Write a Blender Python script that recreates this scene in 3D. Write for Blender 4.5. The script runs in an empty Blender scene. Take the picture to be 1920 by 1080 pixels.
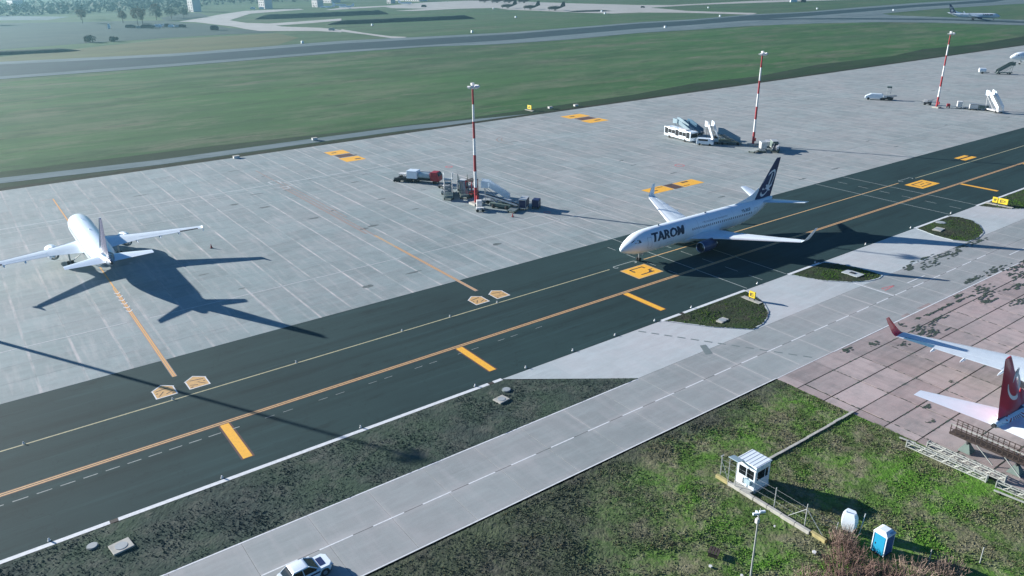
import bpy, bmesh, math, random
from mathutils import Vector, Matrix, noise
R = math.radians
rng = random.Random(7)
S = bpy.context.scene
COL = S.collection

# ---------------------------------------------------------------- camera
cd = bpy.data.cameras.new('camera'); cam = bpy.data.objects.new('camera', cd); COL.objects.link(cam)
CAM = Vector((0, 0, 45.5))
HD, PT, RL = .9437005, .3899972, -.01301409          # heading from +X, pitch down, roll
_f = Vector((math.cos(PT)*math.cos(HD), math.cos(PT)*math.sin(HD), -math.sin(PT)))
_r = Vector((math.sin(HD), -math.cos(HD), 0)); _u = _r.cross(_f)
_R = math.cos(RL)*_r + math.sin(RL)*_u; _U = -math.sin(RL)*_r + math.cos(RL)*_u
cam.matrix_world = Matrix(((_R.x, _U.x, -_f.x, CAM.x), (_R.y, _U.y, -_f.y, CAM.y), (_R.z, _U.z, -_f.z, CAM.z), (0, 0, 0, 1)))
cd.sensor_width = 36; cd.lens = 36*1454.24/1920; cd.clip_start = .5; cd.clip_end = 12000
S.camera = cam
# ---------------------------------------------------------------- sky, sun, exposure
SUN_EL, SUN_AZ = 16.5, 118.7                           # degrees; azimuth of the sun, counter-clockwise from +X
W = bpy.data.worlds.new('World'); S.world = W; W.use_nodes = True
wn = W.node_tree.nodes; wl = W.node_tree.links
sky = wn.new('ShaderNodeTexSky'); sky.sky_type = 'NISHITA'; sky.sun_disc = False
sky.sun_elevation = R(SUN_EL); sky.sun_rotation = R(90-SUN_AZ)
sky.air_density = 1.6; sky.dust_density = .25; sky.ozone_density = 4.0
tint = wn.new('ShaderNodeMix'); tint.data_type = 'RGBA'; tint.blend_type = 'MULTIPLY'; tint.inputs[0].default_value = 1; tint.inputs[7].default_value = (.38, .68, 1.10, 1)
wl.new(sky.outputs[0], tint.inputs[6]); wl.new(tint.outputs[2], wn['Background'].inputs[0]); wn['Background'].inputs[1].default_value = 0.05
sd = bpy.data.lights.new('sun', 'SUN'); sun = bpy.data.objects.new('sun', sd); COL.objects.link(sun)
sd.energy = 5.0; sd.angle = R(.5); sd.color = (1, .965, .91)
_d = Vector((-math.cos(R(SUN_EL))*math.cos(R(SUN_AZ)), -math.cos(R(SUN_EL))*math.sin(R(SUN_AZ)), -math.sin(R(SUN_EL))))
sun.rotation_euler = _d.to_track_quat('-Z', 'Y').to_euler(); sun.location = (-60, 110, 60)
S.view_settings.view_transform = 'Standard'; S.view_settings.look = 'None'
S.view_settings.gamma = 1; S.view_settings.use_curve_mapping = False
S.view_settings.exposure = 1.27
S.cycles.volume_bounces = 0; S.cycles.max_bounces = 6

# ---------------------------------------------------------------- data measured on the ground, metres
FAR = {
 'runway_shoulder': [(19.7,550.4),(123.7,526.3),(242.7,537.9),(376.4,515.0),(530.6,529.5),(594.7,523.3),(693.4,534.1),(771.1,522.5),(876.9,533.4),(1032.4,543.3),(1131.7,536.3),(1293.8,524.7),(1131.6,433.4),(909.5,452.0),(787.4,446.2),(766.8,426.1),(767.3,384.9),(774.5,293.4),(708.4,267.5),(689.5,344.9),(667.5,379.4),(623.5,406.6),(557.7,428.4),(495.0,432.6),(441.7,440.2),(361.7,432.4),(310.3,436.6),(264.0,454.8),(205.8,457.7),(105.0,451.5),(14.3,452.6)],
 'runway': [(18.7,533.5),(119.3,508.8),(233.2,517.3),(365.2,499.7),(517.6,516.5),(579.5,509.9),(678.1,522.2),(753.4,510.4),(844.8,513.6),(984.4,517.7),(1084.2,513.4),(1178.6,516.8),(1228.6,511.3),(1097.7,480.6),(928.9,488.0),(787.2,478.1),(701.0,474.4),(619.9,476.8),(535.9,471.1),(473.5,472.2),(335.2,458.7),(211.7,470.5),(108.4,465.3),(14.9,464.8)],
 'taxiway_beyond': [(617.3,491.7),(668.5,458.9),(703.0,426.1),(740.7,371.2),(753.4,285.1),(733.4,277.3),(722.8,362.0),(685.5,415.3),(655.0,449.5),(601.9,479.3)],
 'far_track': [(220.4,882.3),(267.2,947.9),(297.7,995.9),(350.0,1062.9),(423.4,1065.8),(417.9,1034.1),(331.0,986.8),(266.6,864.1),(264.0,803.7),(276.4,776.5),(316.7,786.8),(363.7,801.1),(348.0,767.0),(311.4,752.0),(270.2,740.8),(269.7,723.9),(288.9,678.7),(289.5,639.7),(278.4,615.7),(269.8,645.6),(234.4,682.2),(233.5,713.2),(236.6,759.1),(233.4,807.8),(231.1,860.0)],
 'far_taxi_link': [(294.1,649.8),(289.4,597.7),(288.2,548.7),(294.1,534.7),(284.8,525.9),(280.2,533.8),(282.2,582.9),(281.9,623.1)],
 'distant_apron': [(434.1,1002.8),(475.6,1044.3),(551.1,1051.8),(646.8,1107.4),(724.3,1105.4),(752.5,1028.6),(760.6,886.8),(778.6,778.5),(803.7,745.2),(844.1,744.8),(976.5,743.4),(1041.3,718.6),(1116.0,681.0),(1081.4,659.6),(994.0,685.7),(820.1,723.5),(734.0,715.3),(705.2,629.3),(717.7,544.8),(690.2,530.3),(675.9,602.9),(646.9,646.2),(613.1,652.7),(601.3,700.8),(596.1,772.2),(589.2,811.0),(607.3,865.0),(563.8,885.7),(499.0,881.0),(481.3,902.6),(536.7,919.7),(514.1,971.2),(526.3,1017.2),(435.8,989.9)],
 'scrub_field': [(24.5,638.8),(75.4,648.0),(104.0,655.7),(157.6,662.2),(199.2,664.8),(239.8,655.4),(227.4,740.3),(228.9,801.3),(219.4,858.4),(215.2,914.5),(155.3,954.0),(45.7,1022.7)],
 'dark_wood_line': [(224.5,976.0),(275.7,1071.3),(290.3,1053.9),(275.4,965.2),(232.7,908.7),(212.6,904.0)],
 'far_haze_gleam': [(69.0,1239.1),(117.9,1146.7),(150.4,1092.4),(120.7,1033.6),(59.3,1087.6)],
 'drainage_ditch': [(3.9,223.6),(8.4,224.0),(44.5,219.8),(83.2,220.2),(118.7,220.1),(144.4,215.8),(180.3,208.9),(176.0,203.9),(140.6,210.2),(115.2,213.8),(80.9,214.4),(43.1,213.8),(7.9,217.8),(3.6,218.7)],
 'dry_grass_a': [(20.0,557.4),(37.8,580.8),(154.8,651.1),(235.4,643.6),(231.3,588.4),(195.5,537.2),(122.8,522.7),(19.1,540.1)],
}
MARKERS = [(213.2,536.9),(351.0,533.2),(332.8,668.5),(584.3,838.1),(494.3,669.5),(627.4,687.2),(599.9,651.9),(766.3,652.5),(640.7,530.0),(491.7,461.9),(821.1,543.2),(840.0,464.6)]


# ---------------------------------------------------------------- object helpers
def props(o, label=None, cat=None, group=None, kind=None):
    if label: o['label'] = label
    if cat: o['category'] = cat
    if group: o['group'] = group
    if kind: o['kind'] = kind
    return o

def empty(name, loc, rz=0, label=None, cat=None, group=None):
    o = bpy.data.objects.new(name, None); COL.objects.link(o)
    o.empty_display_size = .3
    o.location = loc if len(loc) == 3 else (loc[0], loc[1], 0)
    o.rotation_euler = (0, 0, R(rz))
    return props(o, label, cat, group)

class MB:
    def __init__(s): s.v = []; s.f = []
    def add(s, vs, fs):
        n = len(s.v); s.v += [tuple(v) for v in vs]; s.f += [tuple(i+n for i in f) for f in fs]; return s
    def box(s, c, d, rz=0, tilt=0, axis='Y'):
        x, y, z = d[0]/2, d[1]/2, d[2]/2
        m = Matrix.Rotation(R(rz), 3, 'Z') @ Matrix.Rotation(R(tilt), 3, axis)
        vs = [Vector(c) + m @ Vector((a*x, b*y, e*z)) for a in (-1, 1) for b in (-1, 1) for e in (-1, 1)]
        return s.add(vs, [(0, 1, 3, 2), (4, 6, 7, 5), (0, 4, 5, 1), (2, 3, 7, 6), (0, 2, 6, 4), (1, 5, 7, 3)])
    def loft(s, rings, cap=True, closed=False):
        n = len(rings[0]); vs = [v for r in rings for v in r]; fs = []
        m = len(rings); rr = range(m if closed else m-1)
        for i in rr:
            a, b = i*n, ((i+1) % m)*n
            for j in range(n):
                k = (j+1) % n; fs.append((a+j, a+k, b+k, b+j))
        if cap and not closed:
            fs.append(tuple(range(n))[::-1]); fs.append(tuple(range((m-1)*n, m*n)))
        return s.add(vs, fs)
    def tube(s, pts, r, n=6, cap=True):
        pts = [Vector(p) for p in pts]; rs = r if isinstance(r, (list, tuple)) else [r]*len(pts)
        rings = []
        for i, p in enumerate(pts):
            d = (pts[min(i+1, len(pts)-1)] - pts[max(i-1, 0)]).normalized()
            a = d.cross(Vector((0, 0, 1)));
            if a.length < 1e-3: a = d.cross(Vector((0, 1, 0)))
            a.normalize(); b = d.cross(a)
            rings.append([p + (a*math.cos(t)+b*math.sin(t))*rs[i] for t in [2*math.pi*k/n for k in range(n)]])
        return s.loft(rings, cap)
    def wheel(s, c, r, w, n=14, axis='y'):
        c = Vector(c); d = Vector((0, w/2, 0)) if axis == 'y' else Vector((w/2, 0, 0))
        return s.tube([c-d, c-d*.7, c+d*.7, c+d], [r*.85, r, r, r*.85], n)
    def prism(s, poly, z0, z1):
        n = len(poly); vs = [(p[0], p[1], z0) for p in poly]+[(p[0], p[1], z1) for p in poly]
        return s.add(vs, [tuple(range(n))[::-1], tuple(range(n, 2*n))]+[(i, (i+1) % n, n+(i+1) % n, n+i) for i in range(n)])
    def slab_y(s, poly, y0, y1):           # polygon in x,z extruded along y
        n = len(poly); vs = [(p[0], y0, p[1]) for p in poly]+[(p[0], y1, p[1]) for p in poly]
        return s.add(vs, [tuple(range(n)), tuple(range(n, 2*n))[::-1]]+[(i, n+i, n+(i+1) % n, (i+1) % n) for i in range(n)])
    def flat(s, poly, z):
        return s.add([(p[0], p[1], z) for p in poly], [tuple(range(len(poly)))])
    def mesh(s, name, m, smooth=False):
        me = bpy.data.meshes.new(name); me.from_pydata(s.v, [], s.f); me.validate()
        bm = bmesh.new(); bm.from_mesh(me); bmesh.ops.recalc_face_normals(bm, faces=bm.faces); bm.to_mesh(me); bm.free()
        if m: me.materials.append(m)
        if smooth:
            me.polygons.foreach_set('use_smooth', [True]*len(me.polygons))
            try: me.set_sharp_from_angle(angle=R(38))
            except Exception: pass
        return me
    def build(s, name, m, parent=None, smooth=False, bevel=0, **k):
        o = bpy.data.objects.new(name, s.mesh(name, m, smooth)); COL.objects.link(o)
        if parent: o.parent = parent
        if bevel:
            b = o.modifiers.new('bevel', 'BEVEL'); b.width = bevel; b.segments = 2; b.limit_method = 'ANGLE'
        return props(o, **k)

def sheet(name, poly, z, m, parent=None, **k):
    mb = MB().flat(poly, z); o = mb.build(name, m, parent, **k)
    me = o.data
    if me.polygons and me.polygons[0].normal.z < 0: me.flip_normals()
    return o
def rect(x0, y0, x1, y1): return [(x0, y0), (x1, y0), (x1, y1), (x0, y1)]
def copy_tree(o, parent=None):
    c = o.copy(); COL.objects.link(c); c.parent = parent
    for ch in list(o.children): copy_tree(ch, c)
    return c
def scale_z(o): return o

# ---------------------------------------------------------------- materials
def new_mat(name):
    m = bpy.data.materials.new(name); m.use_nodes = True
    return m, m.node_tree.nodes, m.node_tree.links, m.node_tree.nodes['Principled BSDF']
def N(nodes, t, **k):
    n = nodes.new(t)
    for a, b in k.items(): setattr(n, a, b)
    return n
def pos(nodes, links, sc=(1, 1, 1), rot=0):
    g = nodes.new('ShaderNodeNewGeometry'); mp = nodes.new('ShaderNodeMapping')
    mp.inputs['Scale'].default_value = sc; mp.inputs['Rotation'].default_value = (0, 0, rot)
    links.new(g.outputs['Position'], mp.inputs[0]); return mp.outputs[0]
def nz(nodes, links, vec, scale, detail=4, rough=.6, lo=.35, hi=.65):
    n = nodes.new('ShaderNodeTexNoise'); n.inputs['Scale'].default_value = scale; n.inputs['Detail'].default_value = detail
    n.inputs['Roughness'].default_value = rough; links.new(vec, n.inputs['Vector'])
    r = nodes.new('ShaderNodeMapRange'); r.inputs[1].default_value = lo; r.inputs[2].default_value = hi
    links.new(n.outputs['Fac'], r.inputs[0]); return r.outputs[0]
def mix(nodes, links, fac, a, b, mode='MIX'):
    m = nodes.new('ShaderNodeMix'); m.data_type = 'RGBA'; m.blend_type = mode
    for sock, v in ((m.inputs[0], fac), (m.inputs[6], a), (m.inputs[7], b)):
        if isinstance(v, bpy.types.NodeSocket): links.new(v, sock)
        elif isinstance(v, (int, float)): sock.default_value = v
        else: sock.default_value = (*v, 1)
    return m.outputs[2]
def math_(nodes, links, op, a, b=0, clamp=False):
    m = nodes.new('ShaderNodeMath'); m.operation = op; m.use_clamp = clamp
    for i, v in enumerate((a, b)):
        if isinstance(v, bpy.types.NodeSocket): links.new(v, m.inputs[i])
        else: m.inputs[i].default_value = v
    return m.outputs[0]
def bump(nodes, links, h, strength, dist, bs):
    b = nodes.new('ShaderNodeBump'); b.inputs['Strength'].default_value = strength; b.inputs['Distance'].default_value = dist
    links.new(h, b.inputs['Height']); links.new(b.outputs[0], bs.inputs['Normal'])
def scl(c, k): return tuple(x*k for x in c)

def paint(name, c, rough=.4, var=.12, metal=0, scale=1.2, coat=0):
    m, n, l, b = new_mat(name); v = pos(n, l)
    f = nz(n, l, v, scale, 5, .65, .3, .7)
    l.new(mix(n, l, f, scl(c, 1-var), scl(c, 1+var*.4)), b.inputs['Base Color'])
    b.inputs['Roughness'].default_value = rough; b.inputs['Metallic'].default_value = metal
    if coat: b.inputs['Coat Weight'].default_value = coat; b.inputs['Coat Roughness'].default_value = .1
    return m
def road_paint(name, c, under, wear=.45, scale=2.5, spec=.3):
    m, n, l, b = new_mat(name); v = pos(n, l)
    f = nz(n, l, v, scale, 6, .7, .5-wear*.3, .5+wear*.4)
    g = nz(n, l, v, scale*6, 3, .7, .3, .62)
    k = math_(n, l, 'MULTIPLY', math_(n, l, 'MULTIPLY_ADD', f, .65), 1)
    k = math_(n, l, 'MULTIPLY', f, wear)
    k2 = math_(n, l, 'ADD', k, math_(n, l, 'MULTIPLY', g, wear*.35), True)
    l.new(mix(n, l, k2, c, under), b.inputs['Base Color']); b.inputs['Roughness'].default_value = .75
    return m

ASPH = (.0165, .038, .040); CONC = (.218, .276, .280)
def asphalt(name, c=ASPH):
    m, n, l, b = new_mat(name)
    v1 = pos(n, l, (.02, .22, 1)); v2 = pos(n, l); v3 = pos(n, l, (.06, 1.1, 1))
    a = nz(n, l, v1, 1, 4, .6, .3, .7); p = nz(n, l, v2, .06, 4, .6, .35, .7); s = nz(n, l, v3, 1, 5, .7, .35, .7); g = nz(n, l, v2, 9, 3, .7, .2, .8)
    col = mix(n, l, a, scl(c, .82), scl(c, 1.2)); col = mix(n, l, p, col, scl((.022, .052, .053), c[0]/.0165))
    col = mix(n, l, math_(n, l, 'MULTIPLY', s, .35), col, scl(c, .6)); col = mix(n, l, math_(n, l, 'MULTIPLY', g, .25), col, scl(c, 1.5))
    g_ = n.new('ShaderNodeNewGeometry'); sp = n.new('ShaderNodeSeparateXYZ'); l.new(g_.outputs['Position'], sp.inputs[0])
    wob = math_(n, l, 'MULTIPLY', nz(n, l, v2, .35, 3, .6, 0, 1), .12)
    fy = math_(n, l, 'FRACT', math_(n, l, 'DIVIDE', math_(n, l, 'ADD', sp.outputs[1], wob), 3.78)); d_ = math_(n, l, 'MINIMUM', fy, math_(n, l, 'SUBTRACT', 1.0, fy))
    rr = n.new('ShaderNodeMapRange'); rr.inputs[1].default_value = .018; rr.inputs[2].default_value = 0; l.new(d_, rr.inputs[0])
    seam = math_(n, l, 'MULTIPLY', math_(n, l, 'MULTIPLY', rr.outputs[0], nz(n, l, v3, .4, 3, .6, .35, .65)), .5); col = mix(n, l, seam, col, scl(c, .5))
    blot = nz(n, l, pos(n, l, (.10, .45, 1)), 1, 6, .75, .56, .72); col = mix(n, l, math_(n, l, 'MULTIPLY', blot, .75), col, scl(c, .42))
    pale = nz(n, l, pos(n, l, (.03, .5, 1)), 1.3, 5, .7, .55, .75); col = mix(n, l, math_(n, l, 'MULTIPLY', pale, .7), col, scl(c, 2.0))
    for yc in (83.4, 89.1, 75.2):
        dd = math_(n, l, 'ABSOLUTE', math_(n, l, 'SUBTRACT', math_(n, l, 'ADD', sp.outputs[1], math_(n, l, 'MULTIPLY', s, .5)), yc)); rb = n.new('ShaderNodeMapRange'); rb.interpolation_type = 'SMOOTHSTEP'; rb.inputs[1].default_value = 1.5; rb.inputs[2].default_value = .2; l.new(dd, rb.inputs[0]); col = mix(n, l, math_(n, l, 'MULTIPLY', rb.outputs[0], math_(n, l, 'MULTIPLY', s, .55)), col, scl(c, .45))
    crk = n.new('ShaderNodeTexVoronoi'); crk.feature = 'DISTANCE_TO_EDGE'; crk.inputs['Scale'].default_value = .16; wv = n.new('ShaderNodeVectorMath'); wv.operation = 'ADD'
    nn = n.new('ShaderNodeTexNoise'); nn.inputs['Scale'].default_value = .8; nn.inputs['Detail'].default_value = 4; l.new(v2, nn.inputs['Vector']); sc_ = n.new('ShaderNodeVectorMath'); sc_.operation = 'SCALE'; sc_.inputs['Scale'].default_value = 2.2
    l.new(nn.outputs['Color'], sc_.inputs[0]); l.new(v2, wv.inputs[0]); l.new(sc_.outputs[0], wv.inputs[1]); l.new(wv.outputs[0], crk.inputs['Vector'])
    r2 = n.new('ShaderNodeMapRange'); r2.inputs[1].default_value = .006; r2.inputs[2].default_value = 0; l.new(crk.outputs['Distance'], r2.inputs[0]); col = mix(n, l, math_(n, l, 'MULTIPLY', r2.outputs[0], .5), col, scl(c, .4))
    l.new(col, b.inputs['Base Color']); b.inputs['Roughness'].default_value = .85; b.inputs['Specular IOR Level'].default_value = .18
    bump(n, l, g, .25, .01, b)
    return m
def slab_mat(name, c, sx, x0, sy, y0, edge, edge_x=.8, edge_y=.25, tone=.10, stain=(.16, .2, .2), stain_amt=.35, edge_w=.05, warm=.5, ewy=.8, right=None):
    """concrete laid in cells: each slab its own tone, worn edges, stains"""
    m, n, l, b = new_mat(name)
    g = n.new('ShaderNodeNewGeometry'); sp = n.new('ShaderNodeSeparateXYZ'); l.new(g.outputs['Position'], sp.inputs[0])
    u = math_(n, l, 'DIVIDE', math_(n, l, 'SUBTRACT', sp.outputs[0], x0), sx); w = math_(n, l, 'DIVIDE', math_(n, l, 'SUBTRACT', sp.outputs[1], y0), sy)
    fu = math_(n, l, 'FLOOR', u); fw = math_(n, l, 'FLOOR', w)
    cb = n.new('ShaderNodeCombineXYZ'); l.new(fu, cb.inputs[0]); l.new(fw, cb.inputs[1])
    wn_ = n.new('ShaderNodeTexWhiteNoise'); wn_.noise_dimensions = '2D'; l.new(cb.outputs[0], wn_.inputs['Vector'])
    v = pos(n, l); vs = pos(n, l, (.35, 1.6, 1)); vb = pos(n, l, (.05, .02, 1))
    col = mix(n, l, wn_.outputs['Value'], scl(c, 1-tone), scl(c, 1+tone))
    big = nz(n, l, v, .035, 4, .6, .35, .68); col = mix(n, l, math_(n, l, 'MULTIPLY', big, .42), col, scl(c, .68))
    hue = nz(n, l, v, .05, 4, .65, .38, .62); col = mix(n, l, math_(n, l, 'MULTIPLY', hue, warm), col, (c[0]*1.26, c[1]*1.03, c[2]*1.02))
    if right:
        rx = n.new('ShaderNodeMapRange'); rx.inputs[1].default_value = 70; rx.inputs[2].default_value = 190; l.new(math_(n, l, 'ADD', sp.outputs[0], math_(n, l, 'MULTIPLY', hue, 40)), rx.inputs[0]); col = mix(n, l, rx.outputs[0], col, right, 'MULTIPLY')  # warms and lightens to the right, partly light angle painted into the concrete
    tyre = nz(n, l, pos(n, l, (.045, 1.6, 1), .35), 1, 6, .75, .6, .74); col = mix(n, l, math_(n, l, 'MULTIPLY', tyre, .4), col, scl(c, .55))
    st = nz(n, l, v, .35, 6, .72, .47, .72); col = mix(n, l, math_(n, l, 'MULTIPLY', st, stain_amt), col, stain)
    st2 = nz(n, l, vs, .6, 6, .75, .45, .75); col = mix(n, l, math_(n, l, 'MULTIPLY', st2, .5), col, scl(c, 1.35))
    st3 = nz(n, l, pos(n, l, (.8, .09, 1)), 1, 4, .62, .5, .76); col = mix(n, l, math_(n, l, 'MULTIPLY', st3, .34), col, edge)
    fine = nz(n, l, v, 5, 3, .7, .2, .8); col = mix(n, l, math_(n, l, 'MULTIPLY', fine, .18), col, scl(c, .7))
    def edge_of(q, wd):
        f = math_(n, l, 'FRACT', q); d = math_(n, l, 'MINIMUM', f, math_(n, l, 'SUBTRACT', 1.0, f))
        r = n.new('ShaderNodeMapRange'); r.inputs[1].default_value = wd; r.inputs[2].default_value = 0; l.new(d, r.inputs[0]); return r.outputs[0]
    en = math_(n, l, 'MULTIPLY', nz(n, l, pos(n, l, (.5, .12, 1)), 1, 5, .7, .40, .66), nz(n, l, v, .03, 3, .6, .26, .50))
    ex = math_(n, l, 'MULTIPLY', math_(n, l, 'MULTIPLY', edge_of(u, edge_w), en), edge_x)
    ey = math_(n, l, 'MULTIPLY', math_(n, l, 'MULTIPLY', edge_of(w, edge_w*ewy), nz(n, l, pos(n, l, (.12, .5, 1)), 1, 5, .7, .4, .65)), edge_y)
    col = mix(n, l, ex, col, edge); col = mix(n, l, ey, col, edge)
    l.new(col, b.inputs['Base Color']); b.inputs['Roughness'].default_value = .82
    bump(n, l, fine, .2, .01, b)
    return m
def turf(name, cols, big=.05, mid=.5, fine=4, streak=None, bmp=.6, bd=.12, fd=.5):
    """cols: dark, main, bright, dry"""
    m, n, l, b = new_mat(name); v = pos(n, l); vm = pos(n, l, streak) if streak else v
    a = nz(n, l, vm, big, 5, .62, .38, .62); d = nz(n, l, vm, mid, 6, .75, .36, .66); f = nz(n, l, v, fine, 5, .8, .3, .7); q = nz(n, l, vm, big*2.7, 5, .7, .48, .66)
    col = mix(n, l, d, cols[0], cols[1]); col = mix(n, l, math_(n, l, 'MULTIPLY', a, .75), col, cols[2]); col = mix(n, l, math_(n, l, 'MULTIPLY', q, .7), col, cols[3])
    col = mix(n, l, math_(n, l, 'MULTIPLY', f, fd), col, scl(cols[0], .8))
    if streak:
        k_ = nz(n, l, pos(n, l, (.07, .22, 1)), 1, 6, .8, .52, .64); col = mix(n, l, math_(n, l, 'MULTIPLY', k_, .75), col, scl(cols[0], .7))
        k4 = nz(n, l, pos(n, l, (.002, .07, 1)), 1, 3, .6, .4, .6); col = mix(n, l, math_(n, l, 'MULTIPLY', k4, .3), col, scl(cols[1], 1.35))
        k2 = nz(n, l, pos(n, l, (.03, .1, 1)), 1, 5, .75, .56, .7); col = mix(n, l, math_(n, l, 'MULTIPLY', k2, .55), col, cols[3])
    l.new(col, b.inputs['Base Color']); b.inputs['Roughness'].default_value = 1; b.inputs['Specular IOR Level'].default_value = .15
    bump(n, l, f, bmp, bd, b)
    return m

M = {}
M['asphalt'] = asphalt('asphalt')
M['runway'] = asphalt('runway_asphalt', (.022, .045, .06))
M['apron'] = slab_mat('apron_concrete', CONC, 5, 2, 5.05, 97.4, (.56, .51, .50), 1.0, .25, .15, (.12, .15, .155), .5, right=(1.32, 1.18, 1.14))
M['road'] = slab_mat('road_concrete', (.262, .292, .292), 6, .3, 5, 47.4, (.43, .41, .41), .6, .55, .08, (.19, .2, .2), .35, .07, .35, 3.2)
M['pink'] = slab_mat('old_pink_concrete', (.345, .295, .285), 5.78, 74.6, 3.5, 2.4, (.03, .04, .035), .8, .8, .36, (.15, .16, .16), .6, .014)
M['light_conc'] = slab_mat('new_concrete', (.405, .455, .465), 6, .3, 4.8, 57.4, (.5, .5, .5), .25, .2, .05, (.3, .32, .32), .3)
M['sealant'] = paint('joint_sealant', (.36, .36, .35), .9, .3)
M['joint_soil'] = turf('joint_soil', ((.015, .018, .012), (.03, .035, .022), (.03, .05, .02), (.05, .045, .03)))
M['far_conc'] = turf('distant_concrete', ((.36, .36, .34), (.46, .45, .43), (.42, .41, .39), (.54, .52, .50)), .02, .05, .5, bmp=0)
M['shoulder'] = turf('runway_shoulder_concrete', ((.10, .15, .165), (.14, .19, .20), (.12, .165, .185), (.21, .25, .26)), .02, .1, .5, (.3, 1, 1), bmp=0)
M['terrain'] = turf('far_turf', ((.036, .076, .040), (.068, .13, .062), (.055, .14, .044), (.14, .155, .10)), .012, .06, .9, (.45, 1.0, 1), .4, .3)
M['field'] = turf('apron_field_turf', ((.024, .064, .028), (.062, .128, .052), (.040, .15, .028), (.19, .175, .13)), .015, .08, 1.6, (.4, 1.2, 1), .5, .12)
M['strip'] = turf('grassy_verge_soil', ((.030, .042, .038), (.066, .088, .076), (.055, .09, .056), (.12, .125, .105)), .12, 1.0, 6, None, .25, .05, .3)
def rough(name):
    m, n, l, b = new_mat(name); v = pos(n, l)
    a = nz(n, l, v, .10, 4, .6, .40, .60); d = nz(n, l, v, 1.6, 6, .8, .34, .66); f = nz(n, l, v, 7, 4, .8, .28, .72); q = nz(n, l, v, .23, 5, .72, .47, .60); t = nz(n, l, v, .5, 6, .75, .5, .64)
    col = mix(n, l, d, (.052, .085, .028), (.13, .19, .062)); col = mix(n, l, math_(n, l, 'MULTIPLY', a, .8), col, (.11, .27, .028))
    col = mix(n, l, math_(n, l, 'MULTIPLY', q, .75), col, (.20, .175, .12)); col = mix(n, l, math_(n, l, 'MULTIPLY', t, .6), col, (.30, .27, .19))
    g = n.new('ShaderNodeNewGeometry'); sp = n.new('ShaderNodeSeparateXYZ'); l.new(g.outputs['Position'], sp.inputs[0])
    w1 = n.new('ShaderNodeTexNoise'); w1.inputs['Scale'].default_value = .16; w1.inputs['Detail'].default_value = 6; w1.inputs['Roughness'].default_value = .7; l.new(v, w1.inputs['Vector'])
    wob = math_(n, l, 'MULTIPLY', math_(n, l, 'SUBTRACT', w1.outputs['Fac'], .5), 14)
    def ramp(val, lo, hi):
        r = n.new('ShaderNodeMapRange'); r.inputs[1].default_value = lo; r.inputs[2].default_value = hi; l.new(val, r.inputs[0]); return r.outputs[0]
    near_road = ramp(math_(n, l, 'ADD', sp.outputs[1], wob), 43.2, 46.6)
    diag = math_(n, l, 'ADD', math_(n, l, 'SUBTRACT', math_(n, l, 'MULTIPLY', sp.outputs[1], .9), sp.outputs[0]), wob)
    soil = math_(n, l, 'MAXIMUM', near_road, ramp(diag, -12, 1))
    sc = mix(n, l, d, (.034, .039, .034), (.105, .105, .09)); sc = mix(n, l, math_(n, l, 'MULTIPLY', t, .45), sc, (.09, .13, .06))
    col = mix(n, l, math_(n, l, 'MULTIPLY', soil, .88), col, sc)
    col = mix(n, l, math_(n, l, 'MULTIPLY', f, .36), col, (.016, .024, .010))
    l.new(col, b.inputs['Base Color']); b.inputs['Roughness'].default_value = 1; b.inputs['Specular IOR Level'].default_value = .1
    bump(n, l, f, .35, .06, b); return m
M['grass'] = rough('rough_grass')
M['dirt'] = turf('dark_verge_soil', ((.016, .017, .014), (.035, .036, .030), (.045, .05, .035), (.06, .052, .042)), .12, .9, 4)
M['island'] = turf('island_soil', ((.024, .03, .02), (.045, .055, .035), (.04, .085, .02), (.065, .055, .045)), .12, .8, 3)
M['scrub'] = turf('blue_scrub', ((.025, .06, .06), (.035, .075, .075), (.045, .085, .07), (.06, .095, .085)), .01, .04, .4, bmp=.3)
M['dry'] = turf('dry_far_grass', ((.08, .10, .05), (.105, .125, .06), (.12, .13, .055), (.15, .14, .08)), .012, .05, .5, (.5, 1, 1), .2)
M['white_line'] = road_paint('white_road_paint', (.72, .74, .75), (.3, .32, .33), .35)
M['faint_line'] = road_paint('worn_white_paint', (.55, .56, .56), CONC, .6)
M['asph_line'] = road_paint('thin_white_paint', (.42, .46, .44), ASPH, .45)
M['cl_line'] = road_paint('pale_yellow_paint', (.50, .46, .27), (.09, .10, .08), .35)
M['yellow'] = road_paint('orange_yellow_paint', (.88, .44, .03), (.4, .22, .04), .2)
M['dbl_yellow'] = road_paint('double_line_paint', (.66, .42, .19), (.12, .08, .04), .22)
M['red_edge'] = road_paint('dark_red_edging', (.12, .045, .03), ASPH, .4)
M['orange_line'] = road_paint('worn_orange_paint', (.74, .38, .09), (.40, .22, .13), .35)
M['red_fade'] = road_paint('faded_red_paint', (.34, .18, .13), CONC, .75)
M['glyph'] = paint('dark_glyph_paint', (.05, .04, .035), .8, .3)
M['glyph_frame'] = road_paint('sign_frame_paint', (.62, .37, .13), (.3, .2, .12), .35)
M['red_paint'] = road_paint('red_road_paint', (.55, .12, .13), (.3, .3, .3), .35)
M['patch'] = road_paint('green_patch', (.13, .17, .17), (.22, .24, .24), .4)
M['white'] = paint('aircraft_white', (.76, .84, .90), .3, .05, coat=.25)
M['wing_grey'] = paint('wing_grey_white', (.68, .75, .79), .4, .08)
M['slat'] = paint('bare_slat', (.78, .79, .80), .3, .05, .3)
M['navy'] = paint('navy_paint', (.006, .014, .085), .5, .1)
M['nacelle_blue'] = paint('nacelle_blue', (.02, .035, .11), .35, .1)
M['red_fin'] = paint('red_fin_paint', (.50, .006, .024), .35, .12, coat=.3)
M['metal'] = paint('bare_metal', (.62, .62, .63), .3, .1, .8)
M['dark'] = paint('dark_metal', (.03, .032, .035), .55, .2)
M['rubber'] = paint('tyre_rubber', (.018, .018, .019), .85, .2)
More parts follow.
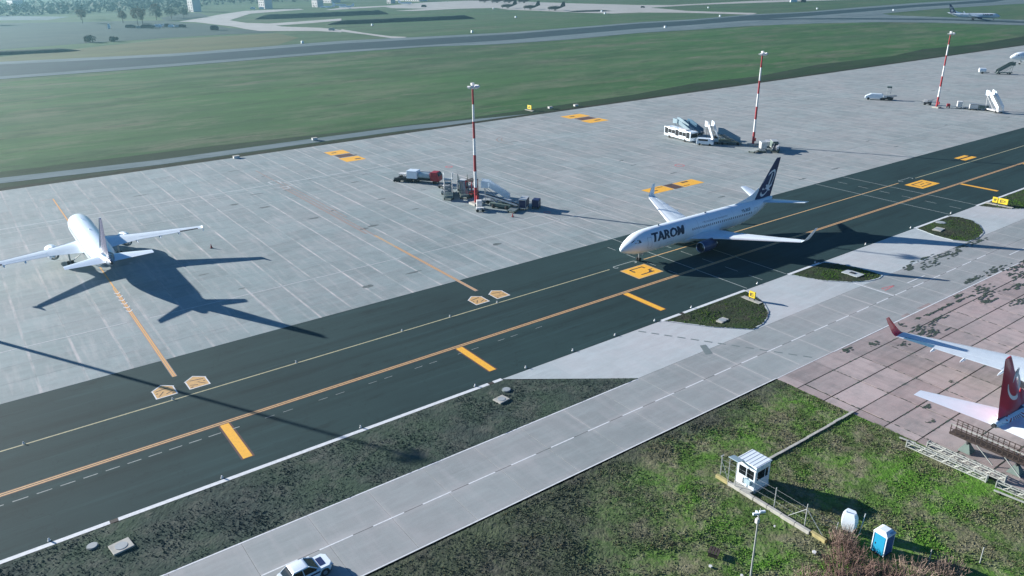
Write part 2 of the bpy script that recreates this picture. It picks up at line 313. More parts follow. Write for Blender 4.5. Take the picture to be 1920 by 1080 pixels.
M['glass'] = paint('dark_glass', (.012, .016, .02), .12, .2)
M['teal_panel'] = paint('blue_grey_panel', (.10, .22, .32), .5, .1)
M['grey'] = paint('equipment_grey', (.33, .36, .37), .55, .15)
M['ltblue'] = paint('pale_blue_panel', (.36, .48, .53), .5, .15)
M['cyan'] = paint('toilet_blue', (.02, .30, .50), .45, .1)
M['cyan_shaded'] = paint('toilet_shaded_blue', (.02, .10, .33), .45, .1)  # toilet side turned from the sun, its shade put into the colour
M['eq_green'] = paint('grey_green_machine', (.12, .17, .15), .6, .25)
M['eq_white'] = paint('dirty_white_machine', (.68, .68, .67), .5, .2)
M['red'] = paint('mast_red', (.34, .015, .025), .5, .2)
M['mast_white'] = paint('mast_white', (.75, .75, .75), .5, .15)
M['sign_yellow'] = paint('sign_yellow', (.72, .54, .03), .5, .08)
M['galv'] = paint('galvanised', (.5, .52, .52), .45, .15, .3)
M['rail_white'] = paint('chalky_white_rail', (.40, .42, .39), .6, .2)
M['rust'] = paint('rusty_steel', (.055, .038, .032), .8, .35)
M['conc_block'] = paint('weathered_concrete', (.42, .41, .37), .85, .25)
M['yellow_lichen'] = paint('lichen_concrete', (.42, .36, .16), .85, .3)
M['camo'] = paint('camouflage_green', (.045, .055, .045), .7, .3, scale=.3)
M['bark'] = paint('bark', (.09, .07, .055), .9, .2)
M['leaf_autumn'] = paint('autumn_leaves', (.16, .12, .06), .9, .35, scale=.5)
M['leaf_dark'] = paint('dark_leaves', (.05, .085, .06), .9, .35, scale=.5)
M['stem'] = paint('dry_red_stems', (.24, .155, .125), .9, .35, scale=4)
M['stem2'] = paint('dry_tan_stems', (.34, .25, .20), .9, .3, scale=4)
M['brick_far'] = paint('pale_render', (.62, .60, .60), .8, .08, scale=.1)
M['roof_far'] = paint('far_roof', (.35, .38, .42), .8, .1, scale=.1)
def tail_art():
    m, n, l, b = new_mat('patterned_tail_paint'); v = pos(n, l)
    vo = n.new('ShaderNodeTexVoronoi'); vo.inputs['Scale'].default_value = 1.1; l.new(v, vo.inputs['Vector'])
    r = n.new('ShaderNodeValToRGB'); r.color_ramp.interpolation = 'CONSTANT'
    e = r.color_ramp.elements; e[0].color = (.02, .04, .12, 1); e[1].position = .45; e[1].color = (.03, .14, .25, 1)
    e2 = e.new(.62); e2.color = (.5, .55, .6, 1); e3 = e.new(.8); e3.color = (.02, .03, .08, 1)
    l.new(vo.outputs['Color'], r.inputs[0]); l.new(r.outputs[0], b.inputs['Base Color']); b.inputs['Roughness'].default_value = .35
    return m
M['tail_art'] = tail_art()

# ================================================================ ground
sheet('terrain', rect(-4000, -4000, 4600, 4600), -.32, M['terrain'], kind='structure')
sheet('apron_field', [(-260, 209), (560, 209), (700, 330), (760, 430), (560, 425), (495, 428), (440, 434), (362, 428), (310, 430), (264, 448), (206, 451), (105, 446), (-260, 440)], -.28, M['field'], kind='structure')
for nm, key, z, mm in (('dry_grass', 'dry_grass_a', -.27, 'dry'), ('scrub_field', 'scrub_field', -.26, 'scrub'), ('scrub_rise', 'dark_wood_line', -.25, 'scrub'),
                       ('painted_haze_gleam', 'far_haze_gleam', -.24, 'shoulder'),  # pale sheet painted where haze gleams at the far left
                       ('distant_apron', 'distant_apron', -.23, 'far_conc'), ('distant_taxi_track', 'far_track', -.22, 'far_conc'),
                       ('distant_taxi_link', 'far_taxi_link', -.21, 'far_conc'), ('runway_shoulder', 'runway_shoulder', -.20, 'shoulder'),
                       ('runway', 'runway', -.17, 'runway'), ('taxiway_beyond_runway', 'taxiway_beyond', -.14, 'runway'), ('drainage_track', 'drainage_ditch', -.2, 'shoulder')):
    sheet(nm, FAR[key], z, M[mm], kind='structure')
# mowing rows and darker drain strip beside the apron
M['drain_strip'] = turf('dark_wet_turf', ((.010, .024, .014), (.022, .046, .024), (.030, .075, .022), (.06, .065, .05)), .02, .10, 1.5, (.4, 1, 1), .6, .15)
sheet('wet_turf_strip', [(-60, 209), (180, 209.2), (640, 211), (640, 240), (520, 232), (470, 238), (420, 229), (360, 233), (300, 224), (260, 227), (220, 221), (140, 219.5), (60, 229), (-60, 235)], -.24, M['drain_strip'], kind='structure')

def grid_sheet(name, inside, x0, y0, x1, y1, step, z, amp, m, freq=1.3, **k):
    """bumpy ground: a grid of points lifted by noise"""
    nx, ny = int((x1-x0)/step)+1, int((y1-y0)/step)+1
    ids = {}; vs = []; fs = []
    def vid(i, j):
        if (i, j) not in ids:
            x, y = x0+i*step, y0+j*step
            h = noise.noise((x*freq, y*freq, 3.1))*.5+noise.noise((x*freq*2.9, y*freq*2.9, 1.7))*.35+noise.noise((x*.21, y*.21, 9))*.9
            ids[(i, j)] = len(vs); vs.append((x+rng.uniform(-.3, .3)*step, y+rng.uniform(-.3, .3)*step, z+amp*h+rng.uniform(-.12, .12)*amp))
        return ids[(i, j)]
    for i in range(nx-1):
        for j in range(ny-1):
            if inside(x0+(i+.5)*step, y0+(j+.5)*step): fs.append((vid(i, j), vid(i+1, j), vid(i+1, j+1), vid(i, j+1)))
    me = bpy.data.meshes.new(name); me.from_pydata(vs, [], fs); me.materials.append(m)
    o = bpy.data.objects.new(name, me); COL.objects.link(o); return props(o, kind='structure')
def in_poly(p):
    n = len(p)
    def f(x, y):
        c = False
        for i in range(n):
            (xa, ya), (xb, yb) = p[i], p[i-1]
            if (ya > y) != (yb > y) and x < (xb-xa)*(y-ya)/(yb-ya)+xa: c = not c
        return c
    return f

# taxiway
sheet('taxiway', rect(-150, 67.2, 620, 97.37), 0, M['asphalt'], kind='structure')
sheet('taxiway_bed', rect(-150, 40, 640, 212), -.12, M['joint_soil'], kind='structure')

# ---- apron: slabs of 5 m, the nearest 300 as single parts
apron = sheet('apron', rect(-120, 97.4, 620, 208.7), -.035, M['sealant'], kind='structure')
def slab_mesh(name, sx, sy, m, t=.18, gap=.05):
    mb = MB(); x, y = sx/2-gap, sy/2-gap; e = .01
    mb.loft([[(-x, -y, -t), (x, -y, -t), (x, y, -t), (-x, y, -t)], [(-x, -y, -e), (x, -y, -e), (x, y, -e), (-x, y, -e)],
             [(-x+e, -y+e, 0), (x-e, -y+e, 0), (x-e, y-e, 0), (-x+e, y-e, 0)]])
    return mb.mesh(name, m)
def in_view(x, y):
    v = Vector((x, y, 0))-CAM; d = v.dot(_f)
    return d > 1 and abs(v.dot(_R)/d) < .69 and abs(v.dot(_U)/d) < .40
def lay(parent, name, cells, sx, sy, m, limit, gap=.05, tilt=0.0):
    cells.sort(key=lambda c: (0 if in_view(*c) else 1, (Vector((c[0], c[1], 0))-CAM).length))
    me = slab_mesh(name, sx, sy, m, gap=gap)
    seen = [c for c in cells if in_view(*c)]
    for c in cells[:min(limit, len(seen))]:
        o = bpy.data.objects.new(name, me); COL.objects.link(o); o.parent = parent
        o.location = (c[0], c[1], -parent.location.z+rng.uniform(-tilt, 0))
        if tilt: o.rotation_euler = (rng.uniform(-1, 1)*tilt*.12, rng.uniform(-1, 1)*tilt*.12, 0)
    rest = cells[min(limit, len(seen)):]
    if rest:
        mb = MB()
        for c in rest:
            x, y = sx/2-gap-.01, sy/2-gap-.01
            X, Y = c; z = rng.uniform(-tilt, 0)-.002
            mb.add([(X-x, Y-y, -.18), (X+x, Y-y, -.18), (X+x, Y+y, -.18), (X-x, Y+y, -.18), (X-x, Y-y, z), (X+x, Y-y, z), (X+x, Y+y, z), (X-x, Y+y, z)],
                   [(4, 5, 6, 7), (0, 1, 5, 4), (1, 2, 6, 5), (2, 3, 7, 6), (3, 0, 4, 7)])
        me2 = bpy.data.meshes.new('slab_field'); me2.from_pydata(mb.v, [], mb.f); me2.materials.append(m)
        o = bpy.data.objects.new('slab_field', me2); COL.objects.link(o); o.parent = parent; props(o, kind='stuff')
        o.location = (0, 0, -parent.location.z)
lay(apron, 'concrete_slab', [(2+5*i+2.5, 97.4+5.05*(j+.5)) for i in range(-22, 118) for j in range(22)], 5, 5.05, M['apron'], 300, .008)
# ---- service road
road = sheet('service_road', rect(-40, 47.3, 260, 57.4), -.035, M['joint_soil'], kind='structure')
lay(road, 'road_slab', [(.3+6*i+3, 49.9+5*j) for i in range(-6, 43) for j in range(2)], 6, 5, M['road'], 300, .012)
# ---- old pink apron
old_poly = [(73.1, 47.3), (73.1, 37.5), (73.4, 31), (72.9, 26), (72.6, 17), (72.6, -12), (230, -12), (230, 47.3)]
old = sheet('old_apron', old_poly, -.05, M['joint_soil'], kind='structure')
cells = [(74.6+5.78*(i+.5), 2.5+3.5*(j+.5)) for i in range(0, 24) for j in range(-3, 13)]
cells = [c for c in cells if c[1] < 46.5]
lay(old, 'old_slab', cells, 5.78, 3.5, M['pink'], 300, .06, .012)
mb = MB()                                              # broken edge strip by the grass
for j in range(-3, 13):
    y = 2.5+3.5*j; mb.box((73.85+rng.uniform(-.1, .1), y+1.75, -.055), (1.3+rng.uniform(0, .25), 3.38, .1))
mb.build('edge_strip', M['pink'], old, kind='stuff')
sheet('old_apron_margin', rect(73.2, 44.55, 230, 47.28), -.012, M['pink'], kind='structure')
# ---- new concrete connectors between road and taxiway
sheet('connector_pavement', [(47, 67.17), (60.1, 57.42), (260, 57.42), (260, 67.17)], -.006, M['light_conc'], kind='structure')

# ---- grassy ground
grid_sheet('verge', in_poly([(-40, 57.45), (60.0, 57.45), (47.1, 66.9), (-40, 66.9)]), -12, 57.4, 61, 67, .16, .0, .055, M['strip'], 2.2)
I1 = [(74.6, 66.88), (92.3, 66.88), (91.3, 64.3), (90.5, 62.4), (88.4, 60), (86.4, 58.8), (84.4, 58.0), (82, 57.75), (78.4, 61.4), (76.3, 64.3)]
I2 = [(103.2, 66.88), (112, 66.9), (113.4, 65.2), (114.1, 62.6), (114.6, 60), (114.4, 57.9), (112.6, 57.5), (110.4, 57.9), (107.6, 59.5), (105, 62.3)]
I3 = [(141.6, 66.9), (153.9, 66.9), (154.9, 65.4), (154.4, 63), (152.3, 60.6), (148.6, 58.2), (145, 57.4), (141.3, 57.5), (140.0, 59.4), (140.2, 62.8)]
I4 = [(165.4, 66.9), (230, 66.9), (230, 58), (178, 58.2), (171, 60), (168.2, 61.9), (166.3, 64.6)]
for k, p in enumerate((I1, I2, I3, I4)):
    xs = [q[0] for q in p]; ys = [q[1] for q in p]
    m_ = MB().flat([(q[0], q[1]) for q in p], .002)
    sheet('soil_island_bed', p, .002, M['island'], kind='structure')
    grid_sheet('soil_island', in_poly(p), min(xs), min(ys), min(max(xs), 200), max(ys), .22, .05, .09, M['island'])
    nm = MB(); n = len(p)                              # pale flush edging
    for i in range(n):
        a, b2 = Vector((*p[i], 0)), Vector((*p[(i+1) % n], 0))
        if a.y > 66.8 and b2.y > 66.8: continue
        d = (b2-a); L = d.length; nm.box(((a.x+b2.x)/2, (a.y+b2.y)/2, .0), (L+.05, .22, .1), math.degrees(math.atan2(d.y, d.x)))
    nm.build('edging', M['light_conc'], None, kind='structure').name = 'island_edging'
G_poly = [(-20, 47.0), (73.0, 47.05), (73.0, 37.5), (73.3, 31), (72.8, 26), (72.5, 17), (72.4, 6), (10, 6), (10, 30)]
gp = in_poly(G_poly)
lawn_back = lambda x, y: gp(x, y) and not (x+ y < 44+rng.uniform(-2, 2))
grid_sheet('rough_ground', gp, 12, 8, 73.2, 47.2, .17, .0, .07, M['grass'], 2.0)
sheet('rough_ground_base', [(-60, 47.0), (73.0, 47.0), (73.3, 31), (72.4, 6), (72.4, -40), (-60, -40)], -.16, M['grass'], kind='structure')

# grass tufts and weeds: nobody could count them
def tufts(name, inside, n, box, m, h=(.08, .3), w=.09, patch=None, z0=0):
    mb = MB(); k = 0; tries = 0
    while k < n and tries < n*8:
        tries += 1
        x, y = rng.uniform(box[0], box[2]), rng.uniform(box[1], box[3])
        if not inside(x, y): continue
        if noise.noise((x*.28, y*.28, 5)) + .35*noise.noise((x*1.1, y*1.1, 2)) < rng.uniform(-.45, .35): continue
        k += 1
        hh = rng.uniform(*h); r = rng.uniform(.5, 1.6)*w; a = rng.uniform(0, 6.28)
        lx, ly = rng.uniform(-.6, .6)*hh, rng.uniform(-.6, .6)*hh
        b = [(x+r*math.cos(a+t), y+r*math.sin(a+t), z0-.02) for t in (0, 2.1, 4.2)]
        mb.add(b+[(x+lx, y+ly, z0+hh)], [(0, 1, 3), (1, 2, 3), (2, 0, 3)])
    me = bpy.data.meshes.new(name); me.from_pydata(mb.v, [], mb.f); me.materials.append(m)
    o = bpy.data.objects.new(name, me); COL.objects.link(o); return props(o, kind='stuff')
M['tuft_green'] = turf('green_tufts', ((.03, .06, .01), (.055, .12, .015), (.06, .16, .012), (.10, .11, .03)), .1, .8, 4)
M['tuft_dry'] = turf('dry_tufts', ((.06, .05, .03), (.10, .085, .05), (.09, .09, .04), (.17, .14, .09)), .1, .8, 4)
M['tuft_dark'] = turf('dark_tufts', ((.018, .03, .022), (.03, .048, .034), (.04, .07, .03), (.05, .055, .045)), .1, .8, 4)
tufts('grass_tufts', gp, 60000, (18, 10, 73, 46.8), M['grass'], (.04, .12), .07)
tufts('dry_weeds', gp, 9000, (18, 10, 73, 46.8), M['tuft_dry'], (.05, .16), .06)
tufts('verge_tufts', in_poly([(-12, 57.6), (59, 57.6), (47, 66.7), (-12, 66.7)]), 7000, (-12, 57, 60, 67), M['strip'], (.04, .13), .07)
ip = [in_poly(p) for p in (I1, I2, I3, I4)]
tufts('island_tufts', lambda x, y: any(f(x, y) for f in ip), 3600, (74, 57.5, 200, 66.8), M['tuft_green'], (.04, .14), .11, z0=.04)
# moss and weeds on the old slabs
def blotch(cx, cy, a, b, n=18, seed=0):
    return [(cx+a*math.cos(t)*(1+.55*noise.noise((math.cos(t)*1.7, math.sin(t)*1.7, seed))+rng.uniform(-.15, .15)), cy+b*math.sin(t)*(1+.55*noise.noise((math.cos(t)*1.7+5, math.sin(t)*1.7, seed))+rng.uniform(-.2, .2))) for t in [2*math.pi*i/n for i in range(n)]]
MOSS = [(121.3, 57.3, 2.2, .5), (124.3, 55.8, 2.6, .6), (130.4, 56.7, 2.6, .5), (133.4, 56, 2.2, .5), (123.6, 48.4, 3, .35), (120.5, 45.7, 2.2, .8), (130.2, 48.1, 3.6, .55), (133.4, 46.3, 3, .8), (119.2, 44.2, 2, .8), (131.6, 44.8, 3.4, .6),
        (100.8, 42.7, 1.6, .7), (100.2, 44.1, 1.4, .6), (93.8, 43.1, .75, .4), (99.3, 46.5, .7, .4), (105.2, 44.4, 1.4, .35), (120.3, 40.1, 2.2, .6), (86.4, 46.4, .8, .3), (90.6, 45.5, .8, .35), (98.6, 43.2, 1.2, .4), (117, 43, 1.4, .5), (126, 43, 2.2, .4), (138, 46.5, 3, .7), (139, 43.4, 3.2, .6), (115.4, 46.6, 1.2, .3), (127.5, 57.8, 1.4, .35),
        (106.1, 45.8, .9, .12), (108.6, 45.8, 1.0, .13), (111.2, 45.75, .9, .14), (113.9, 45.7, 1.1, .12), (116.7, 45.5, .8, .14), (103.2, 46.1, .7, .1), (78.2, 31.6, .4, .2), (81.2, 33.4, .7, .15), (88.6, 34.6, .25, .2), (83.7, 24.6, .4, .2), (143, 56.4, 2.6, .4), (137.4, 57, 1.8, .4)]
mb = MB(); M['moss'] = turf('moss', ((.04, .06, .05), (.07, .095, .08), (.08, .11, .08), (.13, .14, .13)), .3, 1.4, 5)
for i, (x, y, a, b) in enumerate(MOSS):
    for q in range(int(9+a*7)):
        ox, oy = rng.gauss(0, .6)*a, rng.gauss(0, .75)*b
        mb.flat(blotch(x+ox, y+oy, min(a, 1.6)*rng.uniform(.12, .5), rng.uniform(.05, .17), 12, seed=i*1.3+q), .016+.0007*((i*7+q) % 23))
mb.build('moss_patches', M['moss'], kind='stuff')
mb = MB()                                              # weeds growing in the joints of the old slabs
for i in range(24):
    for j in range(-3, 13):
        x, y = 74.6+5.78*i, 2.5+3.5*j
        for (dx, dy, L) in ((1, 0, 5.78), (0, 1, 3.5)):
            for q in range(int(L*2.2)):
                if rng.random() < (.52 if dx else .38): continue
                t = rng.uniform(0, L); mx, my = x+dx*t, y+dy*t
                if my > 44.5 or mx < 74: continue
                a, b = (rng.uniform(.1, .42), rng.uniform(.03, .11)) if dx else (rng.uniform(.03, .11), rng.uniform(.08, .35))
                mb.flat(blotch(mx, my, a, b, 7, mx), .003+rng.uniform(0, .006))
mb.build('joint_weeds', M['moss'], kind='stuff')
# dark patches repaired on the apron, seen as flat bitumen scraps
mb = MB()
for i in range(46):
    x, y = rng.uniform(25, 330), rng.uniform(100, 205)
    mb.flat(blotch(x, y, rng.uniform(.5, 1.7), rng.uniform(.12, .3), seed=i*.7), .0045)
for x, y in ((45.9, 163.5), (50.3, 157.3), (60.2, 131), (62.2, 131.6), (55.4, 143.5), (60.6, 146), (75, 108), (47.6, 104)):
    mb.flat(blotch(x, y, rng.uniform(.8, 1.5), rng.uniform(.3, .7), seed=x), .0051)
M['oil'] = paint('oil_stain', (.10, .125, .125), .8, .3)
mb.build('oil_stains', M['oil'], kind='stuff')

# ================================================================ painted markings
def stripes(name, items, z, m, kind='structure'):
    mb = MB()
    for it in items: mb.flat(it, z)
    return mb.build(name, m, None, kind=kind)
def hx(x0, x1, y, w): return rect(x0, y-w/2, x1, y+w/2)
def vy(x, y0, y1, w): return rect(x-w/2, y0, x+w/2, y1)
def ring(cx, cy, r, w, a0=0, a1=360, n=32, sy=1):
    A = [R(a0+(a1-a0)*i/n) for i in range(n+1)]; out = []
    for i in range(n):
        a, b = A[i], A[i+1]
        out.append([(cx+r*math.cos(a), cy+sy*r*math.sin(a)), (cx+r*math.cos(b), cy+sy*r*math.sin(b)), (cx+(r-w)*math.cos(b), cy+sy*(r-w)*math.sin(b)), (cx+(r-w)*math.cos(a), cy+sy*(r-w)*math.sin(a))])
    return out
gaps = [4.1, 45.4, 78.4]
edge = []
for a, b in ((-150, 47.0), (74.3, 92.4), (103, 111.6), (141.4, 154), (165.3, 260)):
    x = a
    for g in [q for q in gaps if a < q < b]: edge.append(hx(x, g-.35, 67.17, .52)); x = g+.35
    edge.append(hx(x, b, 67.17, .52))
stripes('white_edge_line', edge, .004, M['white_line'])
stripes('drain_slot', [hx(g-.33, g+.33, 67.17, .5) for g in gaps], .004, M['glyph'])
stripes('double_line_backing', [hx(-150, 620, 77.75, .78)], .004, M['red_edge'])
stripes('double_yellow_line', [hx(-150, 620, 77.58, .17), hx(-150, 620, 77.92, .17)], .008, M['dbl_yellow'])
stripes('taxi_centre_line', [hx(-150, 82.2, 86.25, .2), hx(177.3, 620, 86.25, .22)], .004, M['cl_line'])
stripes('taxi_centre_line_orange', [hx(90, 170.1, 86.25, .24)], .004, M['dbl_yellow'])
stripes('centre_line_hooks', ring(83.7, 86.35, .5, .2, 60, 300, 10)+ring(87.8, 86.35, .5, .2, -120, 120, 10)+[hx(83.9, 87.6, 86.75, .16)]+ring(172.2, 86.9, .55, .2, 60, 300, 10)+ring(176.4, 86.9, .55, .2, -120, 120, 10)+[hx(172.4, 176.2, 87.3, .14)], .006, M['asph_line'])
bars = [17.1, 47.4, 77.2, 180.1, 211]
stripes('stop_bar_edging', [vy(x, 69.55, 77.3, 1.35) for x in bars], .004, M['red_edge'])
stripes('yellow_stop_bar', [vy(x, 69.65, 77.35, .95) for x in bars], .0095, M['yellow'])
stripes('edge_dashes', [hx(-15+2*i, -13.7+2*i, 75.9, .12) for i in range(17)]+[hx(19+2.1*i, 20.1+2.1*i, 75.9, .07) for i in range(20) if i % 3], .005, M['asph_line'])
stripes('stand_cross_lines', [vy(93.2, 67.5, 97.3, .16), vy(103, 67.5, 97.3, .14), vy(155.2, 67.5, 97.3, .18), vy(165.8, 67.5, 97.3, .18)]
        + [vy(97.9, 68.2+4.8*i, 70.8+4.8*i, .13) for i in range(6)]+[vy(160.7, 68+5*i, 70.3+5*i, .15) for i in range(6)]+[vy(89.4, 78.1+4.8*i, 80.1+4.8*i, .13) for i in range(4)], .0055, M['asph_line'])
stripes('apron_cross_lines', [vy(93.2, 97.4, 122, .18), vy(103.2, 97.4, 158, .16), vy(155.2, 97.4, 139, .18), vy(165.8, 97.4, 128, .16), hx(103, 160, 112, .16)], .005, M['faint_line'])
stripes('apron_white_line', [hx(-120, 14.4, 112.7, .22), hx(17.4, 58.0, 112.4, .22), hx(62, 620, 112.1, .2)], .005, M['faint_line'])
stripes('apron_far_line', [hx(-120, 620, 174.6, .34), hx(-120, 620, 171.2, .16), hx(-120, 300, 160.2, .12)], .005, M['faint_line'])
stripes('equipment_area_outline', [vy(82, 117, 158.4, .2), hx(82, 103, 158.4, .2), vy(103.3, 140, 157.4, .16), hx(98.4, 103.3, 157, .2), vy(101.7, 160.6, 166, .25),
                                   vy(157.9, 122, 156.3, .2), hx(158, 168.5, 157.4, .2), hx(82, 93.4, 117, .2)], .0065, M['faint_line'])
stripes('red_corner_mark', ring(99.6, 163.6, 1.0, .4, 0, 360, 12, 1)+ring(94.2, 117.6, .8, .35, 0, 360, 12)+ring(145, 128.6, 1.3, .35, 0, 360, 14), .0065, M['red_paint'])
# lead-in lines
stripes('lead_in_backing', [vy(15.65, 92, 126, .6), vy(60, 92, 118, .62), vy(15.7, 150, 193, .4)], .0072, M['red_fade'])
stripes('lead_in_line', [vy(15.65-.12, 92, 128, .16), vy(15.65+.12, 92, 128, .16), vy(15.7, 128, 193.2, .22), vy(60-.13, 92.2, 126, .12), vy(60+.13, 92.2, 126, .12)], .0095, M['orange_line'])
stripes('lead_in_faded', [vy(60, 126, 190.4, .34), vy(59.2, 128, 172, .5), vy(60.9, 140, 176, .3), hx(13.2, 15.7, 193.2, .25)], .0085, M['red_fade'])
stripes('lead_in_chevrons', [[(15.2, 117+1.7*i), (15.65, 116.4+1.7*i), (16.1, 117+1.7*i), (16.1, 117.3+1.7*i), (15.65, 116.7+1.7*i), (15.2, 117.3+1.7*i)] for i in range(6)], .0118, M['white_line'])
stripes('stand_numbers', [vy(58.4, 175, 177.6, .4), vy(60.6, 175, 177.6, .4), hx(58.4, 60.6, 177.6, .35), vy(60.4, 168.6, 171, .4), hx(58.6, 60.4, 169, .4), hx(58.6, 62, 171, .3)], .0098, M['faint_line'])
stripes('nose_wheel_stop', [hx(12.4, 14.6, 152.2, .7), hx(16.8, 19.0, 152.2, .5), [(20, 138.6), (20.4, 138.2), (20.7, 138.2), (20.3, 138.8)]], .0065, M['faint_line'])
stripes('faded_turn_arc', ring(134, 179, 7.5, .35, 110, 215, 14)+ring(134.5, 179, 6.6, .3, 120, 205, 12), .005, M['red_fade'])
# painted ground signs: yellow fields, dark characters
fields, frames, glyphs, reds = [], [], [], []
def penta(x0, mirror):
    w = 2.45; f = (lambda u: x0+w-u) if mirror else (lambda u: x0+u)
    fields.append([(f(u), v) for u, v in ((0, 87.5), (w, 87.5), (w, 89.6), (1.25, 90.6), (0, 89.6))])
    for p in ([(0, 87.5), (w, 87.5), (w, 87.66), (0, 87.66)], [(0, 87.66), (.14, 87.66), (.14, 89.6), (0, 89.6)], [(w-.14, 87.66), (w, 87.66), (w, 89.6), (w-.14, 89.6)],
              [(0, 89.6), (1.25, 90.6), (1.25, 90.78), (-.1, 89.7)], [(w, 89.6), (w+.1, 89.7), (1.25, 90.78), (1.25, 90.6)]): frames.append([(f(u), v) for u, v in p])
    for p in ([(.35, 89.45), (1.9, 89.75), (1.9, 89.6), (.35, 89.3)], [(.4, 88.0), (.52, 88.0), (1.2, 88.9), (1.08, 88.95)], [(1.3, 88.1), (2.1, 88.5), (2.1, 88.62), (1.3, 88.25)], [(1.9, 87.85), (2.15, 87.85), (2.15, 88.05), (1.9, 88.05)], [(.3, 88.7), (.5, 88.7), (.5, 88.9), (.3, 88.9)]):
        glyphs.append([(f(u), v) for u, v in p])
for x0 in (12.45, 56.9): penta(x0, False); penta(x0+3.75, True)
box = rect(83.2, 80.5, 88.3, 84.5)
stripes('taxi_sign_field', [box, rect(169.6, 80.5, 177.0, 84.6), rect(203.6, 87.6, 209.6, 88.9), rect(204, 89.5, 209.4, 90.6)], .006, M['yellow'])
stripes('taxi_sign_border', [hx(83.0, 88.5, 84.6, .22), hx(83.0, 88.5, 80.4, .22), vy(83.1, 80.5, 84.5, .22), vy(88.4, 80.5, 84.5, .22)], .010, M['dbl_yellow'])
stripes('taxi_sign_characters', [hx(84.4, 87.3, 83.9, .28), vy(84.5, 82.9, 83.9, .3), [(84.2, 83.1), (84.8, 83.1), (84.5, 82.6)], vy(87.2, 83.2, 83.9, .3), hx(84.6, 87.5, 81.4, .28), [(86.4, 81.55), (87.3, 82.3), (87.3, 81.55)], hx(87.0, 87.9, 82.3, .25),
        hx(170.8, 175.6, 83.7, .3), vy(171, 81.8, 83.6, .4), hx(171, 175.4, 81.5, .3), vy(175.3, 81.7, 82.8, .4), hx(172.6, 174.2, 82.6, .3), hx(204.6, 208.6, 89.2, .3)], .010, M['glyph'])
stripes('lead_sign_field', fields, .006, M['glyph_frame'])
stripes('lead_sign_border', frames, .010, M['white_line'])
stripes('lead_sign_characters', glyphs, .011, M['glyph'])
ap = [rect(121, 114.0, 127.4, 117.9), rect(130.6, 113.8, 137, 117.6), rect(81.8, 184.8, 87.3, 189.8), rect(81.8, 194.4, 87.3, 199.2), rect(166, 185.4, 174, 190.4), rect(166, 195.2, 174.6, 200.6)]
stripes('stand_board_field', ap, .0085, M['yellow'])
stripes('stand_board_centre', [rect(127.6, 113.9, 130.4, 117.7), rect(82.4, 190.4, 86.9, 193.8), rect(167, 190.8, 173.4, 194.6)], .0085, M['red_edge'])
stripes('stand_board_characters', [hx(122, 123.8, 115.6, .5), hx(124.6, 126.9, 117.1, .3), hx(132.6, 134.8, 116.8, .7), hx(131, 133, 114.6, .3), [(127.9, 117.4), (130.2, 117.4), (129, 116.4)], vy(128.4, 114.2, 116, .3), vy(129.6, 114.2, 116, .3),
        hx(85, 86.6, 186.6, .9), hx(82.4, 84, 193.4, 1), hx(85.6, 87.6, 191, .8), hx(83, 84.4, 197, .8), hx(170, 172.6, 188, 1), hx(168, 170, 198, 1)], .0125, M['glyph'])
# service road markings
stripes('road_centre_dashes', [hx(17.4-5.05*6+5.05*i, 20.5-5.05*6+5.05*i, 52.4, .15) for i in range(30)], .005, M['white_line'])
stripes('road_centre_joint', [hx(-40, 220, 52.4, .05)], .0035, M['glyph'])
stripes('road_edge_line', [hx(-40, 60, 57.3, .16), hx(-40, 73, 47.42, .14), hx(84.7, 260, 47.3, .17), hx(73, 84.7, 47.35, .1)], .006, M['white_line'])
stripes('guide_dashes', [[(69.4+12.1*t0-.12, 66.7-19.3*t0), (69.4+12.1*t0+.12, 66.7-19.3*t0+.1), (69.4+12.1*t1+.12, 66.7-19.3*t1+.1), (69.4+12.1*t1-.12, 66.7-19.3*t1)] for t0, t1 in [(k*.077, k*.077+.045) for k in range(13)]], .0075, M['patch'])
stripes('repaired_patch', [[(72.6, 58.8), (71.2, 56.6), (72.2, 56.3), (73.4, 58.5)]], .009, M['patch'])
stripes('give_way_line', [vy(107.9, 52.4, 58.9, .22), hx(114.3, 119.4, 53.8, .16), hx(139.7, 150, 50.0, .16)], .006, M['white_line'])
stripes('give_way_triangle', [[(108.8, 54.2), (111.7, 54.35), (111.7, 54.55), (109.0, 54.4)], [(108.8, 54.2), (109.0, 54.4), (109.3, 55.1), (109.1, 55.1)], [(109.1, 55.1), (109.3, 54.9), (111.7, 54.4), (111.7, 54.6)]], .007, M['red_paint'])
stripes('pad', [rect(110.3, 59.6, 112.1, 62.2)], .16, M['light_conc']).name = 'white_pad'

# ================================================================ aircraft
def lerp_tab(tab, x):
    if x <= tab[0][0]: return tab[0][1:]
    for a, b in zip(tab, tab[1:]):
        if x <= b[0]:
            t = (x-a[0])/(b[0]-a[0]); return tuple(p+(q-p)*t for p, q in zip(a[1:], b[1:]))
    return tab[-1][1:]
def body_table(L, hw, hh, zc, znose, ztail, cone):
    """x, centre height, half width, half height"""
    nose = [(0, znose-zc, .03, .03), (.12, znose-zc+.0, .17, .15), (.4, (znose-zc)*.93, .31, .28), (.9, (znose-zc)*.80, .48, .43), (1.6, (znose-zc)*.6, .65, .60), (2.4, (znose-zc)*.36, .79, .77), (3.4, (znose-zc)*.16, .90, .89), (4.8, (znose-zc)*.04, .975, .97), (6.6, 0, 1, 1)]
    t = [(x, zc+dz, hw*w, hh*h) for x, dz, w, h in nose]
    t0 = L-cone; dz = ztail-zc
    t.append((t0, zc, hw, hh))
    for f, w, h, k in ((.15, .985, .975, .03), (.32, .93, .88, .13), (.5, .80, .73, .32), (.68, .60, .54, .58), (.82, .41, .38, .79), (.93, .24, .24, .95), (1, .12, .14, 1)):
        t.append((t0+cone*f, zc+dz*k, hw*w, hh*h))
    return t
